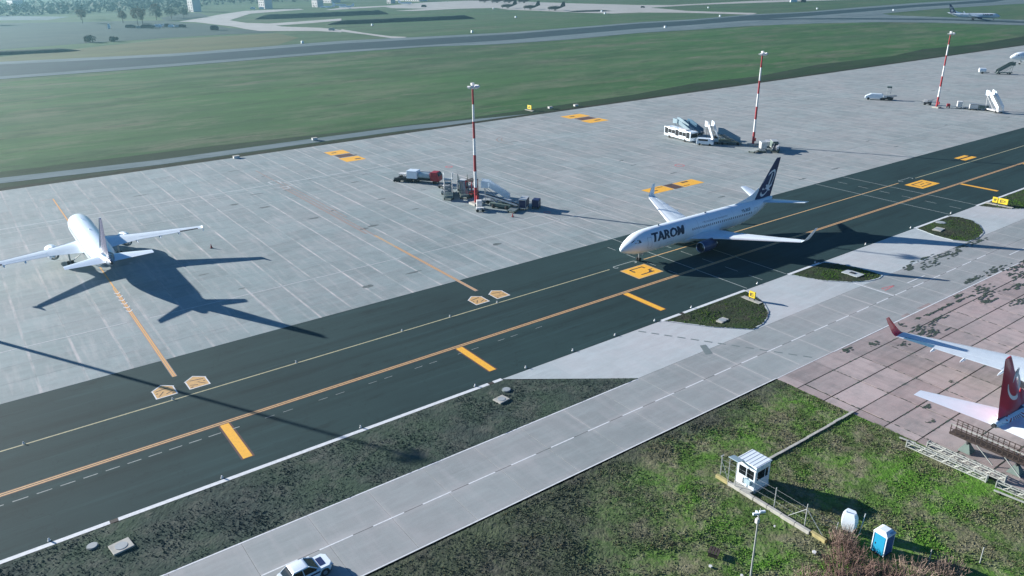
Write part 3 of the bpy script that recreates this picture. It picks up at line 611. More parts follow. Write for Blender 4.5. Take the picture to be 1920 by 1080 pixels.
def fuse_ring(tab, x, n=40):
    zc, w, h = lerp_tab(tab, x); return [(x, w*math.cos(2*math.pi*i/n), zc+h*math.sin(2*math.pi*i/n)) for i in range(n)]
def skin(tab, x, z, side, off=.012):
    zc, w, h = lerp_tab(tab, x); q = max(-.999, min(.999, (z-zc)/h)); return side*(w*math.sqrt(1-q*q)+off)
def decal(tab, name, polys, side, m, parent, off=.012, cuts=None, **k):
    """flat artwork laid on the side of the body; polys are lists of (x,z)"""
    bm = bmesh.new()
    for p in polys:
        vs = [bm.verts.new((a, 0, b)) for a, b in p]
        try: bm.faces.new(vs)
        except Exception: pass
    if cuts:
        zs = [v.co.z for v in bm.verts]
        z = min(zs)+cuts
        while z < max(zs):
            bmesh.ops.bisect_plane(bm, geom=bm.verts[:]+bm.edges[:]+bm.faces[:], plane_co=(0, 0, z), plane_no=(0, 0, 1)); z += cuts
    for v in bm.verts: v.co.y = skin(tab, v.co.x, v.co.z, side, off)
    me = bpy.data.meshes.new(name); bm.to_mesh(me); bm.free(); me.materials.append(m)
    o = bpy.data.objects.new(name, me); COL.objects.link(o); o.parent = parent; return props(o, **k)
def text_polys(s, x0, z0, length, height, shear=.25, fat=.02, mirror=False):
    cu = bpy.data.curves.new('lettering', 'FONT'); cu.body = s; cu.shear = shear; cu.offset = fat; cu.resolution_u = 2
    o = bpy.data.objects.new('lettering', cu); COL.objects.link(o); bpy.context.view_layer.update()
    me = bpy.data.meshes.new_from_object(o.evaluated_get(bpy.context.evaluated_depsgraph_get()))
    bpy.data.objects.remove(o); bpy.data.curves.remove(cu)
    xs = [v.co.x for v in me.vertices]; ys = [v.co.y for v in me.vertices]
    a, b, c, d = min(xs), max(xs), min(ys), max(ys)
    def f(v):
        u = (v.co.x-a)/(b-a); w = (v.co.y-c)/(d-c)
        return (x0+(1-u if mirror else u)*length, z0+w*height)
    out = [[f(me.vertices[i]) for i in p.vertices] for p in me.polygons]; bpy.data.meshes.remove(me); return out

def foil(x, y, z, c, t, up=(0, 0, 1)):
    """12-point wing section; chord along x, thickness along 'up'"""
    P = [(0, 0), (.04, .35), (.15, .8), (.35, 1), (.6, .72), (.82, .33), (1, .02), (1, -.02), (.82, -.14), (.6, -.32), (.35, -.5), (.12, -.45), (.03, -.22)]
    U = Vector(up).normalized()
    return [Vector((x+c*a, y, z))+U*(c*t*.55*b) for a, b in P]
def make_airliner(s):
    """local frame: nose tip at x=0, +x towards the tail, +z up"""
    root = empty('airliner', s['loc'], s['rz'], s['label'], 'airliner', s.get('group'))
    k = s['k']; tab = s['tab']; L = tab[-1][0]; W_ = s['white']
    xs = sorted(set([t[0] for t in tab]+[6.6+i*1.6 for i in range(20) if 6.6+i*1.6 < L-4]))
    cut = s.get('rear_cut')
    front = [x for x in xs if not cut or x < cut]+([cut] if cut else [])
    mb = MB().loft([fuse_ring(tab, x) for x in front]); mb.build('fuselage', W_, root, True)
    if cut:
        rear = [cut]+[x for x in xs if x > cut]
        MB().loft([fuse_ring(tab, x) for x in rear]).build('rear_fuselage', s['rear_mat'], root, True)
    zt = lerp_tab(tab, L)[0]
    MB().tube([(L-.1, 0, zt), (L+.22, 0, zt+.03)], [.24, .2], 12).build('exhaust_pipe', M['dark'], root, True)
    # belly fairing
    b = s['belly']; mb = MB(); zc0 = tab[8][1]; hh = tab[8][3]; hw = tab[8][2]
    rings = []
    for f, w, d in ((0, .35, 0), (.12, .85, .28), (.3, 1.02, .42), (.65, 1.02, .42), (.85, .8, .25), (1, .35, 0)):
        x = b[0]+(b[1]-b[0])*f
        rings.append([(x, hw*w*math.cos(2*math.pi*i/20), zc0-hh*.62+(.55*hh*w*math.sin(2*math.pi*i/20) if math.sin(2*math.pi*i/20) > 0 else (.38*hh+d)*math.sin(2*math.pi*i/20))) for i in range(20)])
    mb.loft(rings).build('belly_fairing', s.get('belly_mat', W_), root, True)
    # wings
    for sd_ in (-1, 1):
        w = s['wing']; mb = MB().loft([foil(x, sd_*y, z, c, t) for y, x, c, z, t in w]); wing = mb.build('wing', s['wing_mat'], root, True)
        # leading edge slats, proud of the wing
        mb = MB(); segs = []
        for a, b2 in zip(w[1:-1], w[2:]):
            q = []
            for (y, x, c, z, t) in (a, b2):
                ring_ = [Vector((x-.05+c*.10*u, sd_*y, z+c*t*.55*h+.012*(1 if h > 0 else -1))) for u, h in ((0, 0), (.25, .42), (1, .78), (1.1, .72), (1.1, -.4), (.3, -.3))]
                q.append(ring_)
            mb.loft(q)
        mb.build('slat', M['slat'], wing, True)
        # aileron and flaps: hinge slots as separate plates
        def plate(f0, f1, c0, c1, nm, mt, lift=.02, drop=0):
            q = []
            for f in (f0, f1):
                y, x, c, z, t = [p+(r-p)*f for p, r in zip(w[2], w[3])]
                hz = lambda u: z+c*t*.55*(.72-(u-.6)/.4*.68)+lift
                q.append([(x+c*c0, sd_*y, hz(c0)), (x+c*c1, sd_*y, hz(c1)-drop), (x+c*c1, sd_*y, hz(c1)-.03-drop), (x+c*c0, sd_*y, hz(c0)-.03)])
            MB().loft(q).build(nm, mt, wing)
        plate(.66, .93, .74, 1.0, 'aileron', s.get('aileron_mat', M['wing_grey']), .02, s.get('aileron_drop', 0)*(1 if sd_ == s.get('drop_side', 1) else -.3))
        plate(.04, .62, .72, .985, 'flap', M['wing_grey'], .012)
        plate(.05, .60, .60, .70, 'spoiler', M['wing_grey'], .016)
        for f in (.02, .36, .64):
            y, x, c, z, t = [p+(r-p)*f for p, r in zip(w[2], w[3])]
            ln = c*.62; r0 = .19
            MB().tube([(x+c*.62+ln*u, sd_*y, z-.14-.1*u) for u in (0, .15, .5, .85, 1)], [.04, r0*.8, r0, r0*.6, .03], 8).build('flap_fairing', s['wing_mat'], wing, True)
        # winglet or fence
        if s['tip'] == 'winglet':
            y, x, c, z, t = w[-1]; q = []
            for dy, dx, cc, dz, ang in ((0, 0, c, 0, 5), (.25, .16, c*.94, .07, 32), (.5, .45, c*.84, .36, 58), (.72, .95, c*.7, .95, 68), (.98, 1.6, c*.53, 1.7, 72), (1.15, 2.05, c*.38, 2.25, 74)):
                q.append(foil(x+dx, sd_*(y+dy), z+dz, cc, .09, (0, -sd_*math.sin(R(ang)), math.cos(R(ang)))))
            MB().loft(q).build('winglet', s['winglet_mat'], root, True)
        else:
            y, x, c, z, t = w[-1]
            MB().slab_y([(x+.1, z+.05), (x+c*.9, z+.4), (x+c*1.2, z+.42), (x+c*1.05, z), (x+c*1.15, z-.45), (x+c*.85, z-.4)], sd_*y-.03, sd_*y+.05).build('wingtip_fence', s['white'], root)
        # tailplane
        h = s['stab']; MB().loft([foil(x, sd_*y, z, c, t) for y, x, c, z, t in h]).build('tailplane', s.get('stab_mat', W_), root, True)
        # engine
        ex, ey, ez, er, el = s['engine']; ey *= sd_
        pr = [(0, .86), (.03, .93), (.10, .99), (.3, 1.04), (.55, 1.0), (.8, .84), (1, .70)]
        outer = [[(ex+el*u, ey+er*q*math.cos(2*math.pi*i/28), ez+er*q*math.sin(2*math.pi*i/28)*(1 if math.sin(2*math.pi*i/28) > 0 else .95)) for i in range(28)] for u, q in pr]
        inner = [[(ex+el*u, ey+er*q*math.cos(2*math.pi*i/28), ez+er*q*math.sin(2*math.pi*i/28)*(1 if math.sin(2*math.pi*i/28) > 0 else .95)) for i in range(28)] for u, q in ((1, .66), (.7, .62), (.3, .74), (.03, .80), (0, .86))]
        nac = MB().loft(outer[1:]+inner[:4], cap=False).build('engine', s['nac_mat'], root, True)
        MB().loft([outer[1], outer[0], inner[3]], cap=False).build('inlet_lip', M['metal'], nac, True)
        MB().tube([(ex+el*.24, ey, ez), (ex+el*.27, ey, ez)], er*.76, 24).build('fan', M['dark'], nac)
        MB().tube([(ex+el*.16, ey, ez), (ex+el*.24, ey, ez)], [.05, er*.26], 12).build('spinner', M['grey'], nac, True)
        MB().tube([(ex+el*.7, ey, ez), (ex+el*1.0, ey, ez), (ex+el*1.14, ey, ez), (ex+el*1.3, ey, ez)], [er*.6, er*.46, er*.36, .06], 18).build('exhaust_cone', s.get('cone_mat', M['metal']), nac, True)
        wz = 0
        for (ya, xa, ca, za, ta), (yb, xb, cb2, zb, tb) in zip(w, w[1:]):
            if ya <= abs(ey) <= yb: f = (abs(ey)-ya)/(yb-ya); wz = za+(zb-za)*f; wx = xa+(xb-xa)*f
        MB().slab_y([(ex+el*.22, ez+er*.98), (wx-.1, wz+.16), (wx+1.6, wz+.12), (wx+2.2, wz-.25), (ex+el*1.1, ez+er*.35), (ex+el*.7, ez+er*.6)], ey-.14, ey+.14).build('pylon', s['nac_mat'] if s.get('pylon_nac') else W_, nac)
    # fin
    f = s['fin']; ts = s.get('fin_t', .11)
    def fin_sec(z):
        xa, ca = lerp_tab(f, z); return [Vector((xa+ca*a, b2*ca*ts*.5, z)) for a, b2 in ((0, 0), (.08, .55), (.3, 1), (.6, .8), (.97, .1), (1, 0), (.97, -.1), (.6, -.8), (.3, -1), (.08, -.55))]
    fin = MB().loft([fin_sec(q[0]) for q in f]).build('fin', s['fin_mat'], root, True)
    if s.get('dorsal'): MB().loft([[(x, y*.5, z) for y, z in ((-w_, z0), (w_, z0), (.06*w_, z1), (-.06*w_, z1))] for x, w_, z0, z1 in s['dorsal']]).build('dorsal_fin', s.get('dorsal_mat', W_), root)
    def fin_y(x, z):
        xa, ca = lerp_tab(f, z); u = (x-xa)/ca
        return ca*ts*.5*(1 if .3 < u < .35 else (u/.3 if u < .3 else (1-(u-.3)/.3*.2 if u < .6 else .8-(u-.6)/.37*.7)))
    def fin_art(polys, m, nm='fin_emblem'):
        for sd_ in (-1, 1):
            bm = bmesh.new()
            for p in polys:
                try: bm.faces.new([bm.verts.new((a, 0, b2)) for a, b2 in p])
                except Exception: pass
            for v in bm.verts: v.co.y = sd_*(max(fin_y(v.co.x, v.co.z), .02)+.03)
            me = bpy.data.meshes.new(nm); bm.to_mesh(me); bm.free(); me.materials.append(m)
            o = bpy.data.objects.new(nm, me); COL.objects.link(o); o.parent = fin
    if s.get('fin_art'):
        for polys, m, nm in s['fin_art']: fin_art(polys, m, nm)
    # cockpit windows, cabin windows, doors
    zc = tab[8][1]
    for sd_ in (-1, 1):
        z0 = zc+s.get('cw', .45)
        decal(tab, 'cockpit_window', [[(1.62, z0+.12), (2.2, z0+.0), (2.28, z0+.5), (1.95, z0+.62)], [(2.26, z0), (2.72, z0-.02), (2.8, z0+.48), (2.34, z0+.5)], [(2.78, z0-.02), (3.25, z0+.06), (3.1, z0+.42), (2.86, z0+.46)]], sd_, M['glass'], root, .018)
        wz_ = zc+.42
        if s.get('windows'):
            a, b2, step = s['windows']; n = int((b2-a)/step)
            decal(tab, 'cabin_windows', [[(a+i*step, wz_-.17), (a+i*step+.22, wz_-.17), (a+i*step+.22, wz_+.17), (a+i*step, wz_+.17)] for i in range(n) if i not in s.get('skip', ())], sd_, M['cabin_glass'], root, .014, kind='stuff')
        for dx in s['doors']:
            e = .05; a, b2, c, d = dx, dx+.9, zc-.75, zc+1.05
            decal(tab, 'door', [[(a, c), (b2, c), (b2, c+e), (a, c+e)], [(a, d-e), (b2, d-e), (b2, d), (a, d)], [(a, c+e), (a+e, c+e), (a+e, d-e), (a, d-e)], [(b2-e, c+e), (b2, c+e), (b2, d-e), (b2-e, d-e)]], sd_, M['door_line'], root, .014, .3)
    for sd_ in (-1, 1):
        q = []
        for x in [7.4+3.1*i for i in range(int((L-13)/3.1)+1)]:
            zc_, w_q, h_q = lerp_tab(tab, x); q.append([(x, zc_-h_q*.8), (x+.045, zc_-h_q*.8), (x+.045, zc_+h_q*.97), (x, zc_+h_q*.97)])
        decal(tab, 'panel_seams', q, sd_, M['seam'], root, .010, .22, kind='stuff')
        decal(tab, 'cargo_door', [[(9.0, zc-1.5), (10.3, zc-1.5), (10.3, zc-1.46), (9.0, zc-1.46)], [(9.0, zc-.7), (10.3, zc-.7), (10.3, zc-.66), (9.0, zc-.66)], [(9.0, zc-1.46), (9.04, zc-1.46), (9.04, zc-.7), (9.0, zc-.7)], [(10.26, zc-1.46), (10.3, zc-1.46), (10.3, zc-.7), (10.26, zc-.7)]], sd_, M['door_line'], root, .013)
    zn = tab[8][1]+tab[8][3]*.97
    # landing gear
    gx = s['gear'][0]; g = MB().tube([(gx, 0, 1.7), (gx, 0, .5)], .09, 8); g.box((gx+.5, 0, 1.3), (1.2, .08, .5), 0, 35); ng = g.build('nose_gear', M['galv'], root)
    for sd_ in (-1, 1): MB().wheel((gx, sd_*.22, .35), .35, .2).build('wheel', M['rubber'], ng, True)
    for sd_ in (-1, 1):
        mx, my, r_ = s['gear'][1], s['gear'][2]*sd_, s['gear'][3]
        g = MB().tube([(mx, my, 2.3), (mx, my, r_)], .13, 8).tube([(mx, my*.55, 1.9), (mx, my*.96, .9)], .07, 6); mg = g.build('main_gear', M['galv'], root)
        for q in (-.32, .32): MB().wheel((mx, my+q, r_), r_, .38).build('wheel', M['rubber'], mg, True)
    MB().box((8.6, 0, zn+.15), (.35, .04, .35)).build('antenna', M['grey'], root)
    MB().box((s['gear'][1], 0, zn+.12), (.5, .05, .25)).build('antenna', M['grey'], root)
    return root, fin
M['seam'] = paint('panel_seam', (.50, .56, .62), .5, .1)
M['door_line'] = paint('door_outline', (.22, .26, .32), .6, .1)
M['cabin_glass'] = paint('cabin_glass', (.03, .07, .12), .3, .2)
M['white_art'] = paint('white_artwork', (.72, .74, .76), .5, .1)
M['reg_ink'] = paint('dark_lettering', (.01, .018, .055), .45, .1)

def circ(cx, cz, rx, rz, w, a0=0, a1=360, n=30, tw=None):
    out = []
    for i in range(n):
        a, b = R(a0+(a1-a0)*i/n), R(a0+(a1-a0)*(i+1)/n)
        wa = w if tw is None else w+tw*math.sin(math.pi*i/n); wb = w if tw is None else w+tw*math.sin(math.pi*(i+1)/n)
        out.append([(cx+rx*math.cos(a), cz+rz*math.sin(a)), (cx+rx*math.cos(b), cz+rz*math.sin(b)), (cx+(rx-wb)*math.cos(b), cz+(rz-wb)*math.sin(b)), (cx+(rx-wa)*math.cos(a), cz+(rz-wa)*math.sin(a))])
    return out
K = 1.02                                               # twin-jet with curved wingtips, 39.5 m
B_tab = [(x*K, zc, w, h) for x, zc, w, h in body_table(38.3, 1.88, 2.0, 3.4, 2.85, 4.95, 11.6)]
B_wing = [(0, 12.9, 8.6, 2.05, .13), (1.8, 14.7, 7.7, 2.15, .13), (5.8, 17.0, 4.9, 2.75, .115), (17.0, 23.3, 1.75, 3.75, .10)]
B_stab = [(0, 33.8, 4.2, 4.75, .09), (.6, 34.2, 4.0, 4.8, .09), (7.17, 38.2, 1.45, 5.45, .08)]
B_fin = [(4.6, 32.2, 5.7), (5.4, 32.9, 5.05), (6.1, 33.4, 4.75), (8, 34.9, 3.8), (10, 36.5, 2.65), (12.2, 38.3, 1.4), (12.45, 38.6, 1.1)]
B_dorsal = [(27.6, .1, 5.2, 5.42), (30.4, .28, 5.0, 5.95), (32.4, .4, 4.8, 6.5), (34.2, .4, 4.6, 7.6)]
base = dict(k=1, tab=B_tab, wing=[(y, x*K, c*K, z, t) for y, x, c, z, t in B_wing], stab=[(y, x*K, c, z, t) for y, x, c, z, t in B_stab],
            fin=[(z, x*K, c) for z, x, c in B_fin], dorsal=[(x*K, a, b, c) for x, a, b, c in B_dorsal], belly=(12.6*K, 23.6*K), engine=(13.6*K, 4.83, 1.62, 1.02, 3.5),
            tip='winglet', gear=(4.35, 19.9*K, 2.86, .56), white=M['white'], wing_mat=M['wing_grey'], doors=(4.5, 32.2), windows=(15.5-7, 31.6, .51), belly_mat=M['white'])
def xz_on_fin(u, z, fin=B_fin):
    xa, c = lerp_tab(fin, z); return (xa*K+c*u, z)
# navy fin with white ring and swallow
ringA = []
nA = 36
for i in range(nA):
    seg = []
    for q, rr in ((i, 1), (i+1, 1), (i+1, .83), (i, .83)):
        a = 2*math.pi*q/nA; zz = 8.05+2.35*rr*math.sin(a); xx = 37.2+(zz-8.05)*.66+1.42*rr*math.cos(a); seg.append((xx, zz))
    ringA.append(seg)
birdA = [[(38.15, 9.75), (38.5, 9.75), (37.55, 7.5), (37.0, 7.3)], [(36.55, 7.75), (36.85, 7.85), (37.6, 7.5), (37.6, 6.85), (36.9, 7.0)], [(37.5, 7.45), (38.5, 7.75), (38.55, 7.5), (37.7, 6.95)],
         [(35.3, 6.95), (35.9, 7.35), (36.7, 7.35), (37.4, 7.05), (38.1, 6.65), (37.8, 6.45), (37.2, 6.75), (36.6, 7.0), (35.9, 6.95)]]
sA = dict(base); sA.update(loc=(84.4, 86.2), rz=0, label='white twin-engine airliner with navy fin and bold dark name on its nose, crossing the taxiway', winglet_mat=M['wing_grey'],
    nac_mat=M['nacelle_blue'], pylon_nac=True, fin_mat=M['navy'], fin_art=[(ringA, M['white_art'], 'fin_emblem'), (birdA, M['white_art'], 'fin_emblem')], skip=(0, 2, 3, 4, 5, 6, 7, 8, 9, 10, 11, 12))
rootA, finA = make_airliner(sA)
for sd_ in (-1, 1):
    for k_, dx in enumerate((0, .09, .18)): decal(B_tab, 'name_lettering', text_polys('TAROM', (5.55 if sd_ < 0 else 5.85)+dx, 3.5, 7.6, 1.42, .2, .02, sd_ > 0), sd_, M['reg_ink'], rootA, .016+.003*k_, .22, kind='stuff')
    decal(B_tab, 'small_lettering', text_polys('ROMANIAN AIR TRANSPORT', 18.4, 4.35, 6.2, .24, 0, .0, sd_ > 0), sd_, M['door_line'], rootA, .016, .2, kind='stuff')
    decal(B_tab, 'registration', text_polys('YR-BGF', 28.4, 4.25, 2.6, .5, 0, .02, sd_ > 0), sd_, M['reg_ink'], rootA, .016, .2)
    decal(B_tab, 'door_outline', [[(17.9, 3.55), (18.4, 3.55), (18.4, 3.6), (17.9, 3.6)], [(17.9, 4.5), (18.4, 4.5), (18.4, 4.55), (17.9, 4.55)], [(17.9, 3.6), (17.94, 3.6), (17.94, 4.5), (17.9, 4.5)], [(18.36, 3.6), (18.4, 3.6), (18.4, 4.5), (18.36, 4.5)]], sd_, M['door_line'], rootA, .015)
# red-finned airliner, tail towards us, only its rear in view
ringT = circ(0, 0, 1, 1, .09, -240, 25, 34, .22)
def shear_ring(polys, cx, cz, rx, rz, sh): return [[(cx+rx*a+(b*rz)*sh, cz+rz*b) for a, b in p] for p in polys]
redart = shear_ring(ringT, 37.0, 8.6, 1.45, 1.75, .55)
birdT = shear_ring([[(.35, .3), (.04, .7), (-.35, .82), (-.96, 1.05), (-.8, .7), (-.42, .35), (-.27, .58), (.1, .47)]], 37.0, 8.6, 1.45, 1.75, .55)
sT = dict(base); sT.update(loc=(112.8, 24.15), rz=180, label='white airliner with red fin and red wingtip, its tail over the old pink slabs', winglet_mat=M['red_fin'], nac_mat=M['white'], fin_mat=M['red_fin'], dorsal_mat=M['red_fin'],
    fin_art=[(redart, M['white_art'], 'fin_emblem'), (birdT, M['white_art'], 'fin_emblem')], aileron_mat=M['teal_panel'], stab_mat=M['white'])
rootT, finT = make_airliner(sT)
for sd_ in (-1, 1):
    fan = [[(33.2, 4.3), (34.2, 5.7), (38.6, 5.55), (38.4, 5.1), (36.2, 4.5)]]
    decal(B_tab, 'tail_flash', fan, sd_, M['navy'], rootT, .016, .2)
    rays = []
    for i in range(12):
        a = R(185+i*14); b = R(185+i*14+6); cx, cz = 35.9, 5.85
        rays.append([(cx+.5*math.cos(a), cz+.4*math.sin(a)), (cx+2.1*math.cos(a), cz+1.3*math.sin(a)), (cx+2.1*math.cos(b), cz+1.3*math.sin(b)), (cx+.5*math.cos(b), cz+.4*math.sin(b))])
    decal(B_tab, 'tail_rays', rays, sd_, M['red_fin'], rootT, .024, .2)
# smaller parked airliner, seen from behind
C_tab = body_table(33.84, 1.98, 2.07, 3.85, 3.35, 5.1, 11)
C_wing = [(0, 10.5, 8.2, 2.75, .13), (1.9, 11.6, 7.1, 2.9, .13), (6.4, 14.2, 4.0, 3.2, .115), (17.0, 19.35, 1.55, 3.95, .10)]
C_stab = [(0, 28.3, 4.3, 4.9, .09), (.7, 28.6, 4.1, 4.95, .09), (6.22, 31.9, 1.6, 5.35, .08)]
C_fin = [(4.9, 26.4, 5.9), (5.9, 26.8, 5.6), (6.8, 27.6, 5.0), (9, 29.5, 3.5), (11.6, 31.65, 1.8), (11.8, 31.9, 1.5)]
C_dorsal = [(24.6, .1, 5.7, 5.9), (26.8, .3, 5.5, 6.5), (28.4, .4, 5.3, 7.4)]
sC = dict(k=1, tab=C_tab, wing=C_wing, stab=C_stab, fin=C_fin, dorsal=C_dorsal, belly=(9.6, 20), engine=(9.9, 5.75, 1.75, 1.12, 3.7), tip='fence', gear=(5.07, 16.1, 3.8, .58), white=M['white'], wing_mat=M['wing_grey'],
    doors=(4.3, 27.2), windows=(6.6, 26.8, .53), loc=(15.7, 158.7), rz=-90, label='parked white airliner seen from behind with dark patterned tail, on the left stand', nac_mat=M['white'], fin_mat=M['navy'], winglet_mat=M['white'],
    rear_cut=29.6, rear_mat=M['tail_art'], aileron_mat=M['dark'], aileron_drop=.0, cone_mat=M['metal'], cw=.4)
rootC, finC = make_airliner(sC)
f = [(z, x-.03, c*.16) for z, x, c in C_fin]           # fin's sunlit left face put into colour as a white leading edge
MB().loft([[(x, -.09, z), (x+c, -c*.55-.02, z), (x+c, c*.55+.02, z), (x, .09, z)] for z, x, c in f[1:]]).build('lit_leading_edge', M['white'], finC)
# airliner taxiing beside the runway, far off (copy with shorter body label)
def far_copy(src, loc, rz, label):
    c = copy_tree(src); c.location = (*loc, 0); c.rotation_euler = (0, 0, R(rz)); c['label'] = label; return c
farA = far_copy(rootA, (756, 322), 122, 'distant white airliner with dark fin taxiing right beside the runway')
farB = far_copy(rootC, (422.5, 171.5), -38, 'white airliner whose nose just enters the right edge of the apron')

# military transports on the distant apron
def transport(loc, rz, label):
    r = empty('transport_aircraft', (*loc, -.22), rz, label, 'aircraft', 'dark transport aircraft on the distant apron')
    t = [(0, 2.6, .2, .2), (.8, 2.8, .9, .9), (2, 2.9, 1.3, 1.35), (4, 3.0, 1.5, 1.6), (12, 3.0, 1.5, 1.6), (15, 3.5, 1.35, 1.3), (18.5, 4.3, .8, .75), (21.5, 5.0, .3, .3)]
    MB().loft([fuse_ring(t, q[0], 16) for q in t]).build('fuselage', M['camo'], r, True)
    for s_ in (-1, 1):
        MB().loft([foil(x, s_*y, 4.7, c, .14) for y, x, c in ((0, 7.2, 3.4), (5, 7.4, 3.2), (14.3, 8.4, 1.8))]).build('wing', M['camo'], r, True)
        MB().loft([foil(x, s_*y, 5.1, c, .1) for y, x, c in ((0, 18.6, 2.9), (6, 19.6, 1.7))]).build('tailplane', M['camo'], r, True)
        e = MB().tube([(5.4, s_*4.6, 4.3), (6, s_*4.6, 4.3), (9.5, s_*4.6, 4.4)], [.3, .5, .35], 10).build('engine', M['camo'], r, True)
        MB().box((5.5, s_*4.6, 4.3), (.06, .2, 3.8)).box((5.5, s_*4.6, 4.3), (.06, 3.8, .2)).build('propeller', M['dark'], e)
    MB().slab_y([(15.5, 4.6), (18.6, 9.8), (21.2, 9.8), (22, 5)], -.18, .18).build('fin', M['camo'], r)
    g = MB()
    for p in ((2.5, 0), (9, 1.4), (9, -1.4), (10.4, 1.4), (10.4, -1.4)): g.wheel((p[0], p[1], .5), .5, .35, 10); g.tube([(p[0], p[1], .5), (p[0], p[1]*.8, 1.9)], .12, 6)
    g.build('landing_gear', M['rubber'], r); return r
TR = [((606, 853), -55, 'leftmost dark transport of the front row on the distant apron'), ((606, 806), -54, 'middle dark transport of the front row on the distant apron'), ((609, 762), -53, 'rightmost dark transport of the front row, nearest the runway'),
      ((695, 1036), -50, 'dark transport in the back row, farthest left at the frame top'), ((695, 1003), -50, 'dark transport in the back row, second from the left'), ((706, 988), -50, 'dark transport in the back row, third from the left'), ((719, 969), -50, 'dark transport in the back row, farthest right')]
t0_ = None
for loc, rz, lb in TR:
    if t0_ is None: t0_ = transport(loc, rz, lb)
    else:
        c = copy_tree(t0_); c.location = (*loc, -.22); c.rotation_euler = (0, 0, R(rz)); c['label'] = lb

# ================================================================ floodlight masts
def mast(loc, label):
    r = empty('floodlight_mast', loc, 0, label, 'mast', 'red and white floodlight masts on the apron')
    MB().prism(rect(-1.1, -1.1, 1.1, 1.1), 0, .45).build('footing', M['conc_block'], r)
    z = .45; hs = [3.2, 3.4, 3.4, 3.4, 3.4, 3.4, 3.1]
    for i, h in enumerate(hs):
        ra, rb = .34-.16*(z-.45)/24, .34-.16*(z+h-.45)/24
        MB().tube([(0, 0, z), (0, 0, z+h)], [ra, rb], 12, True).build('mast_section', M['red' if i % 2 == 0 else 'mast_white'], r, True); z += h
    MB().tube([(0, 0, z), (0, 0, z+.6)], [.3, .3], 10).build('head_collar', M['galv'], r)
    h = MB()
    for a in range(0, 360, 30): h.tube([(1.0*math.cos(R(a)), 1.0*math.sin(R(a)), z+.3), (1.0*math.cos(R(a+30)), 1.0*math.sin(R(a+30)), z+.3)], .05, 4)
    for a in (0, 90, 180, 270): h.tube([(0, 0, z+.3), (1.0*math.cos(R(a)), 1.0*math.sin(R(a)), z+.3)], .05, 4)
    hd = h.build('lamp_ring', M['galv'], r)
    for a in (200, 235, 270, 305, 340, 20):
        x, y = 1.15*math.cos(R(a)), 1.15*math.sin(R(a))
        MB().box((x, y, z+.32), (.34, .62, .5), a, 40).build('floodlight', M['mast_white'], r)
    MB().box((0, 0, z+.85), (.55, .55, .45)).build('obstruction_lamp', M['mast_white'], r)
    for q in (MB().box((0, -.5, 1.6), (.5, .35, .9)),): q.build('switch_box', M['red'], r)
    return r
mast((86.3, 131.5, 0), 'nearest floodlight mast in view, rising from equipment behind the taxiing airliner wing')
mast((178.2, 132.3, 0), 'middle floodlight mast, beside the white bus group')
mast((275.0, 131.2, 0), 'farthest floodlight mast, rising past the apron edge at the right')
mast((-8.9, 131.5, 0), 'floodlight mast beyond the left edge, known by its long thin shadow over the taxiway')

# ================================================================ ground equipment
def wheels(mb_parent, pts, r, w, m=None):
    for p in pts: MB().wheel((p[0], p[1], r), r, w).build('wheel', M['rubber'], mb_parent, True)
def stairs(loc, rz, label, H=3.6, L=6.2, body='white', side='white', truck=True, under='grey', sc=1):
    """local +x is the way up; foot at x=0"""
    r = empty('passenger_stairs', loc, rz, label, 'stairs', 'passenger stairs parked by the masts')
    z0 = .75; W = .85
    MB().box((L*.45, 0, .62), (L*1.0, 1.9, .28)).build('chassis', M[under], r, bevel=.03)
    wheels(r, [(L*.12, -.9), (L*.12, .9), (L*.78, -.9), (L*.78, .9)], .38, .26)
    n = 14; mb = MB()
    for i in range(n): mb.box((.2+(L-1.6)*(i+.5)/n, 0, z0+(H-z0)*(i+.6)/n), ((L-1.6)/n+.05, 2*W-.1, .05))
    mb.build('steps', M['galv'], r, kind='stuff')
    for s_ in (-1, 1):
        MB().slab_y([(0, z0-.1), (L-1.5, H-.15), (L-1.5, H+1.0), (.1, z0+1.0)], s_*W-.03, s_*W+.03).build('side_panel', M[side], r)
        MB().slab_y([(L-1.5, H-.25), (L, H-.25), (L, H+1.15), (L-1.5, H+1.0)], s_*(W+.18)-.04, s_*(W+.18)+.04).build('platform_panel', M[side], r)
        MB().tube([(0, s_*(W+.02), z0+1.03), (L-1.5, s_*(W+.02), H+1.04), (L, s_*(W+.2), H+1.2)], .045, 6).build('handrail', M[body], r)
        MB().tube([(L-.9, s_*.75, .7), (L-.6, s_*.75, H-.25)], .07, 6).tube([(L*.35, s_*.75, .7), (L-.7, s_*.75, H-.6)], .06, 6).build('support_leg', M[under], r)
    MB().box((L-.75, 0, H-.2), (1.5, 2*W+.3, .14)).build('platform', M['galv'], r)
    if truck:
        cb = MB().loft([[(x, y, z) for x, y in rect(-0+L*.02, -.95, L*.30, .95)] for z in (.75,)]+[[(x, y, 1.35) for x, y in rect(L*.02, -.95, L*.30, .95)], [(x, y, 1.75) for x, y in rect(L*.08, -.9, L*.28, .9)]])
        c = MB().box((L+.35, 0, 1.15), (1.2, 1.9, .95)).build('cab', M[body], r, bevel=.06)
        MB().box((L+.5, 0, 1.8), (.9, 1.7, .5)).build('cab_window', M['glass'], c, bevel=.05)
    r.scale = (sc, sc, sc); return r
